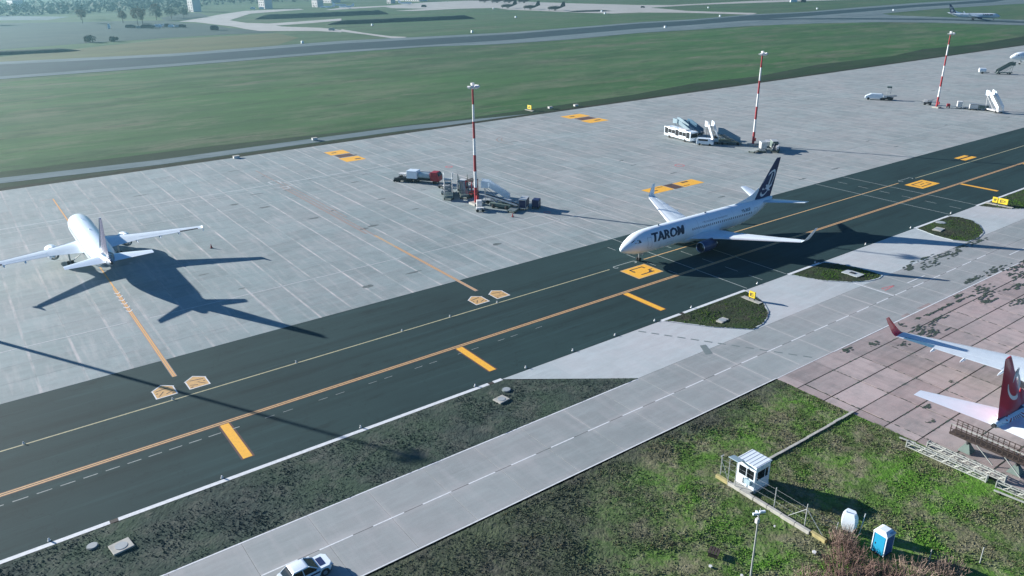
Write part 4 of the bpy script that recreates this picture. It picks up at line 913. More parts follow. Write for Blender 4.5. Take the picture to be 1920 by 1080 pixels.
def belt_loader(loc, rz, label, body='eq_green', L=7, top=2.8):
    r = empty('belt_loader', loc, rz, label, 'belt loader', 'belt loaders and lifts by the masts')
    b = MB().box((0, 0, .75), (L*.62, 1.8, .6)).build('chassis', M[body], r, bevel=.06)
    wheels(r, [(-L*.2, -.85), (-L*.2, .85), (L*.2, -.85), (L*.2, .85)], .42, .28)
    MB().box((-L*.16, -.55, 1.35), (1.2, .7, .8)).build('cab', M['eq_white'], r, bevel=.05)
    MB().slab_y([(-L*.5, .8), (L*.5, top), (L*.5, top+.28), (-L*.5, 1.08)], -.5, .5).build('belt', M['dark'], r)
    for s_ in (-1, 1):
        MB().slab_y([(-L*.5, .95), (L*.5, top+.12), (L*.5, top+.42), (-L*.5, 1.25)], s_*.56-.04, s_*.56+.04).build('side_rail', M['eq_white'], r)
    MB().tube([(L*.12, .3, 1.0), (L*.34, .3, top-.5)], .09, 6).tube([(L*.12, -.3, 1.0), (L*.34, -.3, top-.5)], .09, 6).build('lift_ram', M['metal'], r)
    return r
def tractor(loc, rz, label, body='dark', cab=True):
    r = empty('tow_tractor', loc, rz, label, 'tractor', 'tow tractors on the apron')
    MB().loft([[(x, y, z) for x, y in rect(-1.6, -.8, 1.6, .8)] for z in (.4, .95)]+[[(x, y, 1.05) for x, y in rect(-1.5, -.7, 1.5, .7)]]).build('body', M[body], r, bevel=.04)
    wheels(r, [(-1, -.75), (-1, .75), (1, -.75), (1, .75)], .38, .3)
    if cab:
        for x, y in ((-.9, -.6), (-.9, .6), (.3, -.6), (.3, .6)): MB().box((x, y, 1.45), (.07, .07, .85)).build('cab_post', M['dark'], r)
        MB().box((-.3, 0, 1.9), (1.5, 1.4, .08)).build('cab_roof', M['eq_white'], r)
    MB().box((-.7, 0, 1.2), (.5, 1.0, .35)).build('seat', M['rubber'], r)
    MB().tube([(1.6, 0, .5), (2.2, 0, .5)], .05, 5).build('hitch', M['dark'], r); return r
def cart(loc, rz, label, body='navy', h=1.7, L=3.0, frame='galv'):
    r = empty('baggage_cart', loc, rz, label, 'baggage cart', 'baggage carts on the apron')
    MB().box((0, 0, .5), (L, 1.5, .14)).build('bed', M[frame], r)
    MB().box((0, 0, .57+h/2-.1), (L-.1, 1.42, h-.2), 0).build('curtain', M[body], r, bevel=.04)
    MB().box((0, 0, .5+h), (L+.05, 1.55, .08)).build('roof', M[frame], r)
    for x in (-L/2+.05, L/2-.05):
        for y in (-.72, .72): MB().box((x, y, .5+h/2), (.07, .07, h)).build('corner_post', M[frame], r)
    wheels(r, [(-L*.35, -.65), (-L*.35, .65), (L*.35, -.65), (L*.35, .65)], .25, .16)
    MB().tube([(L/2, 0, .4), (L/2+1, 0, .3)], .04, 5).build('drawbar', M['dark'], r); return r
def dolly(loc, rz, label, m='eq_green', L=3.4):
    r = empty('flat_dolly', loc, rz, label, 'dolly', 'flat dollies on the apron')
    MB().box((0, 0, .45), (L, 1.7, .12)).build('deck', M[m], r)
    mb = MB()
    for i in range(7): mb.tube([(-L/2+.3+i*(L-.6)/6, -.8, .55), (-L/2+.3+i*(L-.6)/6, .8, .55)], .05, 5)
    mb.build('rollers', M['galv'], r, kind='stuff')
    wheels(r, [(-L*.35, -.7), (-L*.35, .7), (L*.35, -.7), (L*.35, .7)], .24, .16)
    MB().tube([(L/2, 0, .4), (L/2+1.1, 0, .3)], .04, 5).build('drawbar', M['dark'], r); return r
def gpu(loc, rz, label, m='eq_white', s=(2.6, 1.5, 1.3)):
    r = empty('ground_power_unit', loc, rz, label, 'power unit', 'ground power units by the masts')
    MB().box((0, 0, .45+s[2]/2), s).build('housing', M[m], r, bevel=.07)
    MB().box((s[0]*.2, -s[1]/2-.012, .5+s[2]*.5), (s[0]*.35, .03, s[2]*.5)).build('louvre_panel', M['dark'], r)
    MB().box((-s[0]*.25, -s[1]/2-.012, .5+s[2]*.55), (s[0]*.25, .03, s[2]*.35)).build('control_panel', M['grey'], r)
    wheels(r, [(-s[0]*.35, -s[1]*.42), (-s[0]*.35, s[1]*.42), (s[0]*.35, -s[1]*.42), (s[0]*.35, s[1]*.42)], .3, .2)
    MB().tube([(s[0]/2, 0, .45), (s[0]/2+.9, 0, .35)], .04, 5).build('drawbar', M['dark'], r); return r
def cone(loc, label, g='small cones and chocks on the apron'):
    r = empty('traffic_cone', loc, 0, label, 'cone', g)
    MB().box((0, 0, .03), (.5, .5, .06)).build('base', M['rubber'], r); MB().tube([(0, 0, .05), (0, 0, .75)], [.19, .04], 10).build('body', M['red'], r, True); return r

# --- group at the nearest mast
r = empty('service_truck', (87.0, 154.1, 0), -54, 'white service truck with red cab parked at the far corner of the marked bay', 'truck')
MB().box((-.4, 0, .8), (8.2, 2.0, .3)).build('chassis', M['dark'], r)
MB().box((-2.7, 0, 1.85), (2.6, 2.3, 1.8)).build('box_body', M['white'], r, bevel=.1)
t_ = MB().tube([(-1.2, 0, 1.75), (-1.1, 0, 1.75), (1.6, 0, 1.75), (1.7, 0, 1.75)], [.5, .8, .8, .5], 18).build('tank', M['ltblue'], r, True)
MB().box((.2, 0, 2.6), (2.2, .5, .12)).build('walkway', M['galv'], t_)
c = MB().loft([[(x, y, .7) for x, y in rect(2, -1.15, 4.1, 1.15)], [(x, y, 1.8) for x, y in rect(2, -1.15, 4.1, 1.15)], [(x, y, 2.7) for x, y in rect(2.05, -1.05, 3.6, 1.05)]]).build('cab', M['red'], r, bevel=.05)
MB().box((3.92, 0, 2.25), (.1, 1.9, .7), 0, -28).build('windscreen', M['glass'], c)
wheels(r, [(x, y) for x in (-3, -1.8, 3) for y in (-.95, .95)], .5, .35)
tractor((83.8, 157.9, 0), -50, 'dark low tow tractor in front of the white truck with red cab')
gpu((82.2, 158.9, 0), -50, 'tiny dark unit at the outer corner of the marked bay, left of the tow tractor', 'dark', (.9, .7, .5))
stairs((83.3, 137.6, 0), 58, 'broad pale passenger stairs just left of the nearest mast', 3.4, 6.6, 'eq_white', 'ltblue', True, 'eq_green')
stairs((86.6, 136.2, 0), 62, 'grey-green passenger stairs between the pale stairs and the nearest mast', 3.0, 5.6, 'eq_green', 'eq_green', False, 'eq_green')
gpu((90.2, 142.8, 0), 30, 'white domed power unit behind the red lattice lift', 'eq_white', (2.2, 1.6, 1.9))
r = empty('lattice_lift', (89.2, 137.4, 0), 20, 'red and tan lattice lift right behind the nearest mast', 'lift')
b_ = MB()
for x in (-1.1, 1.1):
    for y in (-.8, .8): b_.box((x, y, 2), (.14, .14, 3.2))
for z in (.8, 2.1, 3.5):
    for y in (-.8, .8): b_.box((0, y, z), (2.3, .12, .12))
    for x in (-1.1, 1.1): b_.box((x, 0, z), (.12, 1.6, .12))
for y in (-.8, .8):
    b_.tube([(-1.1, y, .8), (1.1, y, 2.1)], .06, 5); b_.tube([(1.1, y, 2.1), (-1.1, y, 3.5)], .06, 5)
b_.build('lattice_frame', M['red'], r)
MB().box((0, 0, 3.6), (2.4, 1.8, .12)).build('platform', M['rust'], r); MB().box((0, 0, .55), (3.0, 1.8, .3)).build('chassis', M['rust'], r)
for z in (4.0, 4.4):
    for y in (-.85, .85): MB().box((0, y, z), (2.4, .06, .06)).build('guard_rail', M['conc_block'], r)
wheels(r, [(-1, -.8), (-1, .8), (1, -.8), (1, .8)], .3, .2)
stairs((92.6, 128.0, 0), 140, 'white inclined stairs with tall white rails standing right of the nearest mast', 3.7, 6.0, 'white', 'white', False, 'grey')
belt_loader((89.0, 126.0, 0), 118, 'grey-green belt loader in front of the nearest mast, low and wide', 'eq_green', 7.6, 2.2)
gpu((84.9, 128.2, 0), 60, 'small white power unit at the foot of the nearest mast', 'eq_white', (1.3, 1.1, 1.4))
gpu((84.0, 126.6, 0), -30, 'low white step beside the small white power unit', 'eq_white', (1.6, .9, .4))
cart((92.3, 122.8, 0), 40, 'dark blue covered baggage cart at the right end of the nearest group', 'navy', 1.7, 3.2)
gpu((94.4, 121.4, 0), 35, 'dark unit with pale panel right of the blue baggage cart', 'navy', (1.8, 1.4, 1.5))
dolly((89.6, 122.6, 0), 30, 'empty grey-green flat dolly in front of the blue baggage cart')
tractor((86.0, 142.6, 0), 40, 'grey tractor behind the pale passenger stairs', 'grey')
dolly((88.2, 147.2, 0), -48, 'empty flat dolly between the white truck and the pale stairs', 'dark', 2.8)
cone((87.0, 119.5, 0), 'single cone on the front line of the nearest marked bay')
cone((33.6, 137.8, 0), 'lone dark chock standing right of the parked airliner wing')

# --- group at the middle mast: bus and others
r = empty('apron_bus', (168.9, 150.2, 0), -98.5, 'long white apron bus with dark windows, left of the middle mast', 'bus')
MB().box((0, 0, 1.75), (11.6, 2.75, 2.5)).build('body', M['white'], r, bevel=.16)
for s_ in (-1, 1):
    for i in range(7): MB().box((-4.75+1.58*i, s_*1.382, 2.05), (1.46, .03, 1.05 if i % 3 else 1.75), 0).build('window', M['glass'], r)
MB().box((5.81, 0, 2.05), (.03, 2.4, 1.25)).build('windscreen', M['glass'], r); MB().box((-5.81, 0, 2.2), (.03, 2.2, .8)).build('rear_window', M['glass'], r)
MB().box((1.5, 0, 3.07), (3.0, 1.6, .22)).build('roof_unit', M['eq_white'], r, bevel=.05)
wheels(r, [(x, y) for x in (-3.4, 3.4) for y in (-1.22, 1.22)], .45, .32)
stairs((175.0, 151.0, 0), 96, 'pale blue passenger stairs parked right behind the white bus', 3.4, 6.6, 'teal_panel', 'ltblue', False, 'teal_panel')
stairs((177.8, 150.0, 0), 100, 'second blue-grey stairs behind the bus, nearer the mast', 2.9, 5.8, 'teal_panel', 'teal_panel', False, 'dark')
stairs((170.9, 139.2, 0), 70, 'white stairs with two upright horn-like rails between bus and middle mast', 4.6, 4.6, 'white', 'white', False, 'dark')
r = empty('crew_van', (168.3, 140.6, 0), -60, 'small rounded white van in front of the horned stairs', 'van')
MB().loft([[(x, y, .35) for x, y in rect(-2.3, -.9, 2.3, .9)], [(x, y, 1.15) for x, y in rect(-2.3, -.92, 2.25, .92)], [(x, y, 1.9) for x, y in rect(-2.2, -.8, 1.2, .8)]]).build('body', M['white'], r, bevel=.1)
for s_ in (-1, 1): MB().box((-.5, s_*.885, 1.5), (2.6, .04, .5)).build('side_window', M['glass'], r)
MB().box((1.76, 0, 1.55), (.06, 1.5, .72), 0, 54).build('windscreen', M['glass'], r)
wheels(r, [(x, y) for x in (-1.4, 1.4) for y in (-.8, .8)], .33, .22)
stairs((176.0, 134.8, 0), 130, 'pale stairs sloping down towards the middle mast', 3.1, 6.2, 'ltblue', 'teal_panel', True, 'eq_green')
belt_loader((174.4, 139.4, 0), 120, 'grey-green belt loader behind the white van', 'eq_green', 6.5, 2.6)
gpu((176.9, 142.6, 0), 20, 'grey power unit behind the belt loader near the bus', 'grey', (2.4, 1.5, 1.5))
dolly((173.4, 125.6, 0), 40, 'dark green flat dolly, leftmost of the group right of the middle mast')
cart((175.3, 126.9, 0), 50, 'white topped baggage cart right of the middle mast', 'eq_white', 1.7, 2.6)
cart((178.4, 125.7, 0), 50, 'dark green baggage cart, rightmost beside the middle mast', 'eq_green', 1.8, 3.0)
belt_loader((176.0, 123.4, 0), 30, 'low grey-green belt loader on the front line of the middle marked bay', 'eq_green', 6, 1.5)
gpu((179.6, 128.6, 0), 30, 'beige unit at the back right of the middle mast group', 'eq_white', (2.8, 1.6, 1.2))
dolly((171.4, 126.6, 0), 10, 'empty flat dolly lying nearest the taxiway, right of the middle mast', 'eq_green', 3.8)
# --- group at the farthest mast
r = empty('service_vehicle', (275.6, 154.0, 0), -58, 'low white service vehicle left of the farthest mast', 'truck')
MB().loft([[(x, y, .5) for x, y in rect(-3.4, -1.1, 3.2, 1.1)], [(x, y, 1.3) for x, y in rect(-3.3, -1.1, 3.2, 1.1)], [(x, y, 2.2) for x, y in rect(-1.4, -1, 2.2, 1)]]).build('body', M['white'], r, bevel=.12)
MB().box((2.5, 0, 1.85), (.08, 1.7, .7), 0, -35).build('windscreen', M['glass'], r); wheels(r, [(x, y) for x in (-2.2, 2.1) for y in (-1, 1)], .45, .3)
belt_loader((277.6, 150.4, 0), -52, 'dark low loader beside the low white service vehicle', 'dark', 6, 1.5)
r = empty('scissor_lift', (278.9, 150.9, 0), 30, 'thin grey raised lift standing on the dark loader, far right group', 'lift')
for y in (-.6, .6): MB().tube([(-.3, y, .5), (.3, y, 4.4)], .07, 5).tube([(.3, y, .5), (-.3, y, 4.4)], .07, 5).build('scissor_arm', M['grey'], r)
MB().box((0, 0, 4.5), (1.5, 1.6, .5)).build('basket', M['eq_green'], r); MB().box((0, 0, .45), (2.2, 1.5, .4)).build('base', M['dark'], r)
belt_loader((278.6, 136.2, 0), -65, 'small dark loader just left of the farthest mast', 'dark', 4, 2.0)
gpu((277.8, 128.7, 0), 30, 'small red unit at the foot of the farthest mast', 'red', (1.4, 1, .9))
gpu((279.6, 125.9, 0), 30, 'small white unit right of the farthest mast', 'eq_white', (2.0, 1.5, 1.9))
dolly((280.6, 123.2, 0), -55, 'grey dolly between the small white unit and the white stairs', 'grey')
cart((279.8, 121.4, 0), -55, 'pale baggage cart left of the tall white stairs, far right group', 'eq_white', 1.5, 2.6)
cart((281.6, 119.0, 0), -55, 'dark green cart next to the tall white stairs', 'eq_green', 1.2, 3.0)
stairs((279.3, 112.6, 0), 62, 'tall white stairs right of the farthest mast', 4.6, 6.0, 'white', 'white', False, 'eq_white', 1.15)
r2 = stairs((380.5, 158.6, 0), -40, 'dark green passenger stairs alone near the right edge of the apron', 3.8, 6.5, 'eq_green', 'eq_green', False, 'eq_green', 1.05)
r = empty('tank_trailer', (378.2, 163.6, 0), -52, 'white tank trailer beside the dark stairs near the right edge', 'trailer')
MB().tube([(-1.5, 0, 1.5), (-1.3, 0, 1.5), (1.3, 0, 1.5), (1.5, 0, 1.5)], [.6, .95, .95, .6], 18).build('tank', M['white'], r, True); wheels(r, [(0, -.8), (0, .8)], .4, .3); MB().box((1.6, 0, .6), (2.6, .9, .2)).build('frame', M['dark'], r)

# ================================================================ signs, lights
def board(loc, label, widths, txt, H=1.25):
    r = empty('guidance_sign', loc, 0, label, 'sign', 'yellow guidance signs beside the taxiway')
    tot = sum(widths)+.15*(len(widths)-1)
    MB().box((-.05, 0, .06), (.9, tot+2.2, .14)).build('concrete_pad', M['conc_block'], r)
    y = tot/2
    for w, t in zip(widths, txt):
        p = MB().box((0, y-w/2, .45+H/2), (.22, w, H)).build('sign_panel', M['sign_yellow'], r, bevel=.02)
        for s_ in (-1, 1): MB().box((0, y-w/2+s_*w*.38, .25), (.1, .1, .42)).build('leg', M['dark'], r)
        polys = text_polys(t, 0, 0, w*.62, H*.55, 0, .02)
        mb = MB()
        for q in polys: mb.add([(-.125, y-w*.19-a, .45+H*.22+b) for a, b in q], [tuple(range(len(q)))])
        mb.build('characters', M['glyph'], p)
        y -= w+.15
    return r
board((90.0, 64.1, 0), 'small yellow guidance sign on the grassy island left of the shadow', [1.05], ['E'], .95)
board((168.9, 64.4, 0), 'wide yellow guidance sign with two boards at the right edge island', [.95, 1.8], ['W', 'E>'], 1.1)
board((166.4, 217.8, -.2), 'yellow sign standing in the grass beyond the far apron edge', [2.2], ['A'], 1.35)
for i, (x, y, lb) in enumerate(((86.8, 217.3, 'low white box on the drainage track beyond the apron, left one'), (60.8, 207.9, 'small white slab on the far apron edge'), (174.2, 216.0, 'white marker by the track junction behind the yellow sign'), (184, 213.6, 'white marker at the right end of the drainage track'))):
    r = empty('service_box', (x, y, -.1), 0, lb, 'box', 'small service boxes along the field track')
    MB().box((0, 0, .35), (1.5, 1, .6)).build('housing', M['eq_white'], r, bevel=.04); MB().box((0, 0, .68), (1.6, 1.1, .06)).build('lid', M['conc_block'], r)
def edge_light(i, loc, label, g, s=.8):
    r = empty('ground_light', loc, 0, label, 'light', g)
    MB().tube([(0, 0, 0), (0, 0, .06*s)], [.2*s, .17*s], 10).build('base', M['galv'], r); MB().tube([(0, 0, .06*s), (0, 0, .30*s), (0, 0, .36*s)], [.11*s, .1*s, .03], 8).build('lens', M['mast_white'], r, True)
for i, x in enumerate((-1, 13.9, 28.7, 43.5, 51, 58.6, 66, 73.5, 81, 96, 111, 126, 141, 156)):
    edge_light(i, (x, 67.72, 0), 'small white edge light beside the near white edge line of the taxiway', 'edge lights along the near taxiway edge')
for i, x in enumerate((-1, 14, 28.9, 44, 51.7, 59.9)):
    edge_light(i, (x, 86.45, 0), 'tiny flush light on the pale taxiway centre line', 'flush lights on the taxiway centre line', .7)
for i, (x, y) in enumerate(MARKERS):
    r = empty('runway_marker', (x, y, -.2), 0, 'white boxed marker in the grass beside the distant runway', 'marker', 'white markers along the distant runway')
    MB().box((0, 0, .9), (1.5, 1.5, 1.5)).build('housing', M['white'], r, bevel=.1); MB().box((0, 0, .1), (1.8, 1.8, .2)).build('footing', M['conc_block'], r)
# manholes in the verge
for (x, y, w, d, lb, dk) in ((3.9, 63.0, 1.7, 1.5, 'pale square drain cover in the dark verge, bottom left', 1), (1.9, 64.6, .8, .7, 'small round dark cover left of the pale drain cover', 0), (44.1, 63.2, 1.5, 1.3, 'pale drain cover in the verge near the connector', 1), (45.9, 64.7, .9, .7, 'small grey cover behind the pale drain cover near the connector', 0), (80.9, 62.0, 1.8, 1.0, 'grey drain cover on the first grassy island', 1), (143.9, 64.0, 2.4, 1.5, 'white drain cover on the round island', 1), (148.4, 65.9, 1.6, .8, 'small white cover at the top of the round island', 0)):
    r = empty('drain_cover', (x, y, .06), 8, lb, 'drain cover')
    if dk: MB().box((0, 0, .03), (w, d, .16)).build('surround', M['conc_block'], r, bevel=.03); MB().tube([(0, 0, .1), (0, 0, .14)], [w*.3, w*.3], 20).build('lid', M['grey'], r)
    else: MB().tube([(0, 0, -.04), (0, 0, .08)], [w*.5, w*.5], 18).build('lid', M['grey'], r); MB().tube([(0, 0, -.05), (0, 0, .05)], [w*.62, w*.6], 18).build('surround', M['patch'], r)
r = empty('survey_pad', (111.2, 61.1, 0), 0, 'white square pad with dark centre on the second island', 'pad')
bpy.data.objects['white_pad'].parent = r; bpy.data.objects['white_pad'].location = (-111.2, -61.1, .0); bpy.data.objects['white_pad'].pop('kind', None); bpy.data.objects['white_pad'].name = 'pad_slab'
MB().prism(rect(-.95, -1.35, .95, 1.35), 0, .158).build('plinth', M['light_conc'], r)
MB().box((0, 0, .2), (.6, .8, .1)).build('dark_lid', M['dark'], r)

# ================================================================ car on the service road
def car(loc, rz, label):
    r = empty('car', loc, rz, label, 'car'); L2, W2 = 2.15, .86
    low = [[(x, y, z) for x, y in ((-L2*a, -W2*b), (-L2*a*.94, -W2*b*1.0), (L2*a*.86, -W2*b), (L2*a, -W2*b*.62), (L2*a, W2*b*.62), (L2*a*.86, W2*b), (-L2*a*.94, W2*b), (-L2*a, W2*b*.8), (-L2*a, -W2*b*.8))] for z, a, b in ((.22, .95, .93), (.45, 1, 1), (.72, .995, 1), (.88, .955, .96))]
    MB().loft([q for q in low]).build('body', M['white'], r, True)
    cabin = [[(x, y, z) for x, y in rect(a, -w, b, w)] for z, a, b, w in ((.86, -1.75, 1.0, .80), (1.22, -1.42, .42, .70), (1.44, -1.08, .10, .60))]
    g_ = MB().loft(cabin).build('cabin_glass', M['glass'], r, True)
    MB().loft([[(x, y, z) for x, y in rect(a, -w, b, w)] for z, a, b, w in ((1.40, -1.22, .17, .645), (1.475, -1.12, .06, .60), (1.495, -.95, -.1, .50))]).build('roof', M['white'], r, True)
    for s_ in (-1, 1):
        for p, q in (((1.0, .8, .87), (.15, .62, 1.44)), ((-1.75, .8, .87), (-1.12, .62, 1.44)), ((-.35, .795, .88), (-.42, .63, 1.43))): MB().tube([(p[0], s_*p[1], p[2]), (q[0], s_*q[1], q[2])], .045, 5).build('pillar', M['white'], r)
        MB().box((.72, s_*.93, .95), (.2, .18, .13)).build('mirror', M['white'], r, bevel=.03)
        MB().box((2.06, s_*.58, .66), (.14, .36, .15), s_*-22).build('headlight', M['metal'], r, bevel=.03)
        MB().box((-2.12, s_*.62, .72), (.06, .3, .18)).build('tail_light', M['red'], r)
        for x in (-1.32, 1.36):
            wl_ = MB().wheel((x, s_*.76, .32), .32, .21, 18).build('wheel', M['rubber'], r, True); MB().tube([(x, s_*.80, .32), (x, s_*.875, .32)], .19, 12).build('rim', M['metal'], wl_)
            MB().tube([(x, s_*.84, .34), (x, s_*.866, .34)], .40, 18).build('wheel_arch', M['dark'], r)
    MB().box((2.155, 0, .45), (.03, 1.1, .2)).build('grille', M['dark'], r); MB().box((0, 0, .24), (3.9, 1.5, .1)).build('underbody', M['dark'], r)
    MB().box((.2, -.865, .66), (1.5, .015, .16)).build('side_stripe', M['nacelle_blue'], r); MB().box((1.35, 0, .893), (.5, 1.0, .012)).build('bonnet_mark', M['nacelle_blue'], r)
    return r
car((15.2, 50.05, 0), 2, 'white car driving on the near service road, cut by the bottom frame edge')

# ================================================================ guard booth, fence remains, toilet
r = empty('guard_booth', (54.0, 36.15, 0), 0, 'white guard booth with flat roof and dark windows on the grass', 'booth')
def wall(x0, y0, x1, y1, z0, z1): MB().prism(rect(x0, y0, x1, y1), z0, z1).build('wall_panel', M['white'], r)
for (x0, y0, x1, y1) in ((-1.05, -1.05, -.97, 1.05), (.97, -1.05, 1.05, 1.05)):
    wall(x0, y0, x1, y1, .25, 1.3); wall(x0, y0, x1, y1, 2.25, 2.75); wall(x0, y0, x1, y0+.2, 1.3, 2.25); wall(x0, y1-.2, x1, y1, 1.3, 2.25)
for (y0, y1) in ((-1.05, -.97), (.97, 1.05)):
    wall(-.97, y0, .97, y1, .25, 1.3); wall(-.97, y0, .97, y1, 2.25, 2.75); wall(-.97, y0, -.8, y1, 1.3, 2.25); wall(.8, y0, .97, y1, 1.3, 2.25)
for nm, x0, y0, x1, y1 in (('window', -1.03, -.85, -1.0, .85), ('window', 1.0, -.85, 1.03, .85), ('window', -.8, -1.03, .8, -1.0), ('window', -.8, 1.0, .8, 1.03)):
    w_ = MB().prism(rect(x0, y0, x1, y1), 1.3, 2.25).build('window', M['glass'], r)
    if x1-x0 < .1: MB().prism(rect(x0-.02, -.03, x1+.02, .03), 1.3, 2.25).build('mullion', M['white'], w_)
    else: MB().prism(rect(.3, y0-.02, .36, y1+.02), 1.3, 2.25).build('mullion', M['white'], w_)
rf = MB().prism(rect(-1.13, -1.13, 1.13, 1.13), 2.75, 2.87).build('roof', M['white'], r, bevel=.03)
for i in range(6): MB().box((0, -1.0+.4*i, 2.88), (2.2, .025, .012)).build('roof_rib', M['conc_block'], rf)
MB().prism(rect(-1.15, -1.12, 1.15, 1.12), .02, .25).build('base', M['conc_block'], r)
MB().prism(rect(-1.9, -1.0, -1.17, .9), .05, .32).build('step', M['conc_block'], r)
MB().box((-1.14, -.35, .95), (.22, .8, .5)).build('air_conditioner', M['ltblue'], r, bevel=.03)
MB().box((-1.12, .6, .8), (.08, .7, .6)).build('notice_board', M['eq_white'], r)
MB().box((-1.5, .95, 2.95), (.9, 1.1, .06), 0, 12).build('canopy', M['ltblue'], r); MB().tube([(-1.9, 1.3, .2), (-1.9, 1.3, 2.9)], .04, 6).tube([(-1.9, .5, .2), (-1.9, .5, 2.85)], .04, 6).build('canopy_post', M['galv'], r)
# plinth beam of the old fence
r = empty('plinth_beam', (52.2, 33, 0), 0, 'pale weathered concrete plinth running past the guard booth', 'beam')
y = 38.9; i = 0
while y > 27.4:
    MB().box((.0+rng.uniform(-.04, .04)+(.0 if y > 30 else (30-y)*.1), y-33-.74, .16), (.34, 1.44, .36), rng.uniform(-1, 1)).build('concrete_block', M['yellow_lichen' if i in (0, 7) else 'conc_block'], r, bevel=.03); y -= 1.47; i += 1
def post(loc, label, h=2.3, braces=(), g='thin fence posts left along the plinth', lean=0, cross=False):
    r = empty('fence_post', loc, 0, label, 'fence post', g)
    MB().tube([(0, 0, 0), (lean, 0, h)], .045, 6).build('post', M['galv'], r)
    for d, k_ in braces: MB().tube([(0, 0, h*.78), (0, d, .1)], .03, 5).build('brace', M['galv'], r)
    if cross: MB().box((0, 0, h), (.4, .06, .06)).build('cross_arm', M['galv'], r)
    return r
post((52.55, 38.7, 0), 'braced fence post left of the guard booth', 2.4, ((-.9, 1),), cross=True)
post((52.75, 32.7, 0), 'single plain fence post standing in the booth shadow', 2.2)
post((52.7, 29.5, 0), 'fence post with two slanting braces, a tripod outline below the booth', 2.4, ((1.7, 1), (-1.8, 1)))
post((53.9, 27.3, 0), 'short leaning post among the dry shrubs', 1.2, lean=.2)
post((55.35, 26.0, 0), 'white bent post leaning against the wrapped cabinet', 2.1, lean=.5)
post((50.3, 19.4, 0), 'thin post in the grass in front of the blue toilet', 1.5)
post((56.6, 20.6, 0), 'thin post right of the blue toilet, near the bottom edge', 1.6)
post((60.2, 18.2, 0), 'thin post far right of the toilet in its shadow', 1.6)
wr = MB()
for z in (.7, 1.4, 2.0):
    wr.tube([(52.55, 38.7, z), (52.75, 32.7, z), (52.7, 29.5, z), (53.9, 27.3, min(z, 1.1))], .008, 3)
tag_ = props(wr.build('fence_wire', M['galv']), 'thin slack wires strung between the old fence posts', 'wire')
r = empty('wrapped_cabinet', (55.3, 27.0, 0), 12, 'white tarp-wrapped cabinet standing among dry shrubs beside the toilet', 'cabinet')
MB().loft([[(a*x, a*y, z) for x, y in ((-.44, -.55), (.1, -.65), (.46, -.4), (.46, .5), (0, .6), (-.48, .4))] for z, a in ((.15, .8), (.5, 1.05), (1.1, 1.1), (1.6, 1.0), (1.95, .72))]).build('cover', M['white'], r, True)
MB().tube([(-.2, .2, 1.7), (-.32, .3, 2.15)], [.12, .04], 6).build('tied_corner', M['white'], r, True); MB().box((0, 0, .1), (.6, .8, .2)).build('base', M['rust'], r)
r = empty('portable_toilet', (55.05, 23.8, 0), -3, 'blue portable toilet with white roof at the bottom right', 'toilet')
MB().box((0, 0, 1.05), (1.1, 1.1, 1.9)).build('cabin', M['cyan'], r, bevel=.02)
MB().box((.02, -.565, 1.05), (1.0, .03, 1.8)).build('side_wall', M['cyan_shaded'], r); dd = MB().box((-.565, .0, 1.0), (.03, .9, 1.75)).build('door', M['cyan'], r); MB().box((-.59, .3, 1.0), (.03, .06, .16)).build('handle', M['dark'], dd)
for x, y in ((-.56, -.56), (-.56, .56), (.56, -.56), (.56, .56)): MB().box((x, y, 1.05), (.07, .07, 1.92)).build('corner_strip', M['white'], r)
MB().loft([[(x, y, 2.0) for x, y in rect(-.62, -.62, .62, .62)], [(x, y, 2.1) for x, y in rect(-.62, -.62, .62, .62)], [(x, y, 2.36) for x, y in rect(-.4, -.3, .4, .3)]]).build('roof', M['white'], r); MB().box((0, 0, .06), (1.2, 1.2, .1)).build('skid_base', M['dark'], r)
MB().box((.2, -.47, 2.23), (.5, .32, .02), 0, 0).build('roof_vent', M['ltblue'], r)
# camera pole
r = empty('camera_pole', (42.35, 27.4, 0), 0, 'slim grey camera pole rising from the bottom frame edge', 'pole')
MB().tube([(0, 0, 0), (0, 0, 7.6)], [.09, .06], 10).build('pole', M['galv'], r, True)
MB().box((-.1, 0, 7.1), (.3, .25, .4)).build('junction_box', M['eq_white'], r, bevel=.03)
for a, z in ((150, 7.7), (-30, 7.85), (60, 7.55)): MB().box((.25*math.cos(R(a)), .25*math.sin(R(a)), z), (.45, .17, .18), a).build('camera', M['white'], r, bevel=.02)
MB().tube([(0, 0, 7.6), (.12, 0, 8.15)], .02, 5).build('aerial', M['galv'], r); MB().box((0, 0, 7.72), (.6, .06, .06)).build('bracket', M['galv'], r)
# path kerb from booth to the slabs
r = empty('narrow_path', (64.5, 37.6, 0), 0, 'narrow pale concrete path from the guard booth to the old slabs', 'path')
x = 55.4
while x < 73:
    MB().box((x-64.5+.6, rng.uniform(-.04, .04), .09), (1.17, .27, .1), rng.uniform(-1, 1)).build('kerb_piece', M['conc_block'], r); x += 1.2
# timber scrap and litter
r = empty('broken_crate', (43.6, 31.9, 0), 25, 'small brown broken crate lying in the grass near the camera pole', 'crate')
for i in range(4): MB().box((0, -.36+.24*i, .42), (.9, .18, .04)).build('board', M['rust'], r)
for x in (-.4, .4): MB().box((x, 0, .2), (.06, .8, .38)).build('batten', M['rust'], r)
for (x, y, s_, lb) in ((42.2, 31.1, .16, 'white scrap below the broken crate'), (50.4, 27.0, .2, 'white scrap under the dry shrubs'), (50.5, 31.0, .1, 'tiny white scrap on bright grass below the plinth'), (43.4, 28.9, .13, 'pale scrap right of the camera pole foot')):
    r = empty('litter', (x, y, .1), rng.uniform(0, 90), lb, 'litter'); MB().loft([[(a*s_, b*s_, z) for a, b in ((-1, -.6), (.3, -.9), (1, 0), (.4, .8), (-.8, .5))] for z in (0, .1)]).build('scrap', M['eq_white'], r)

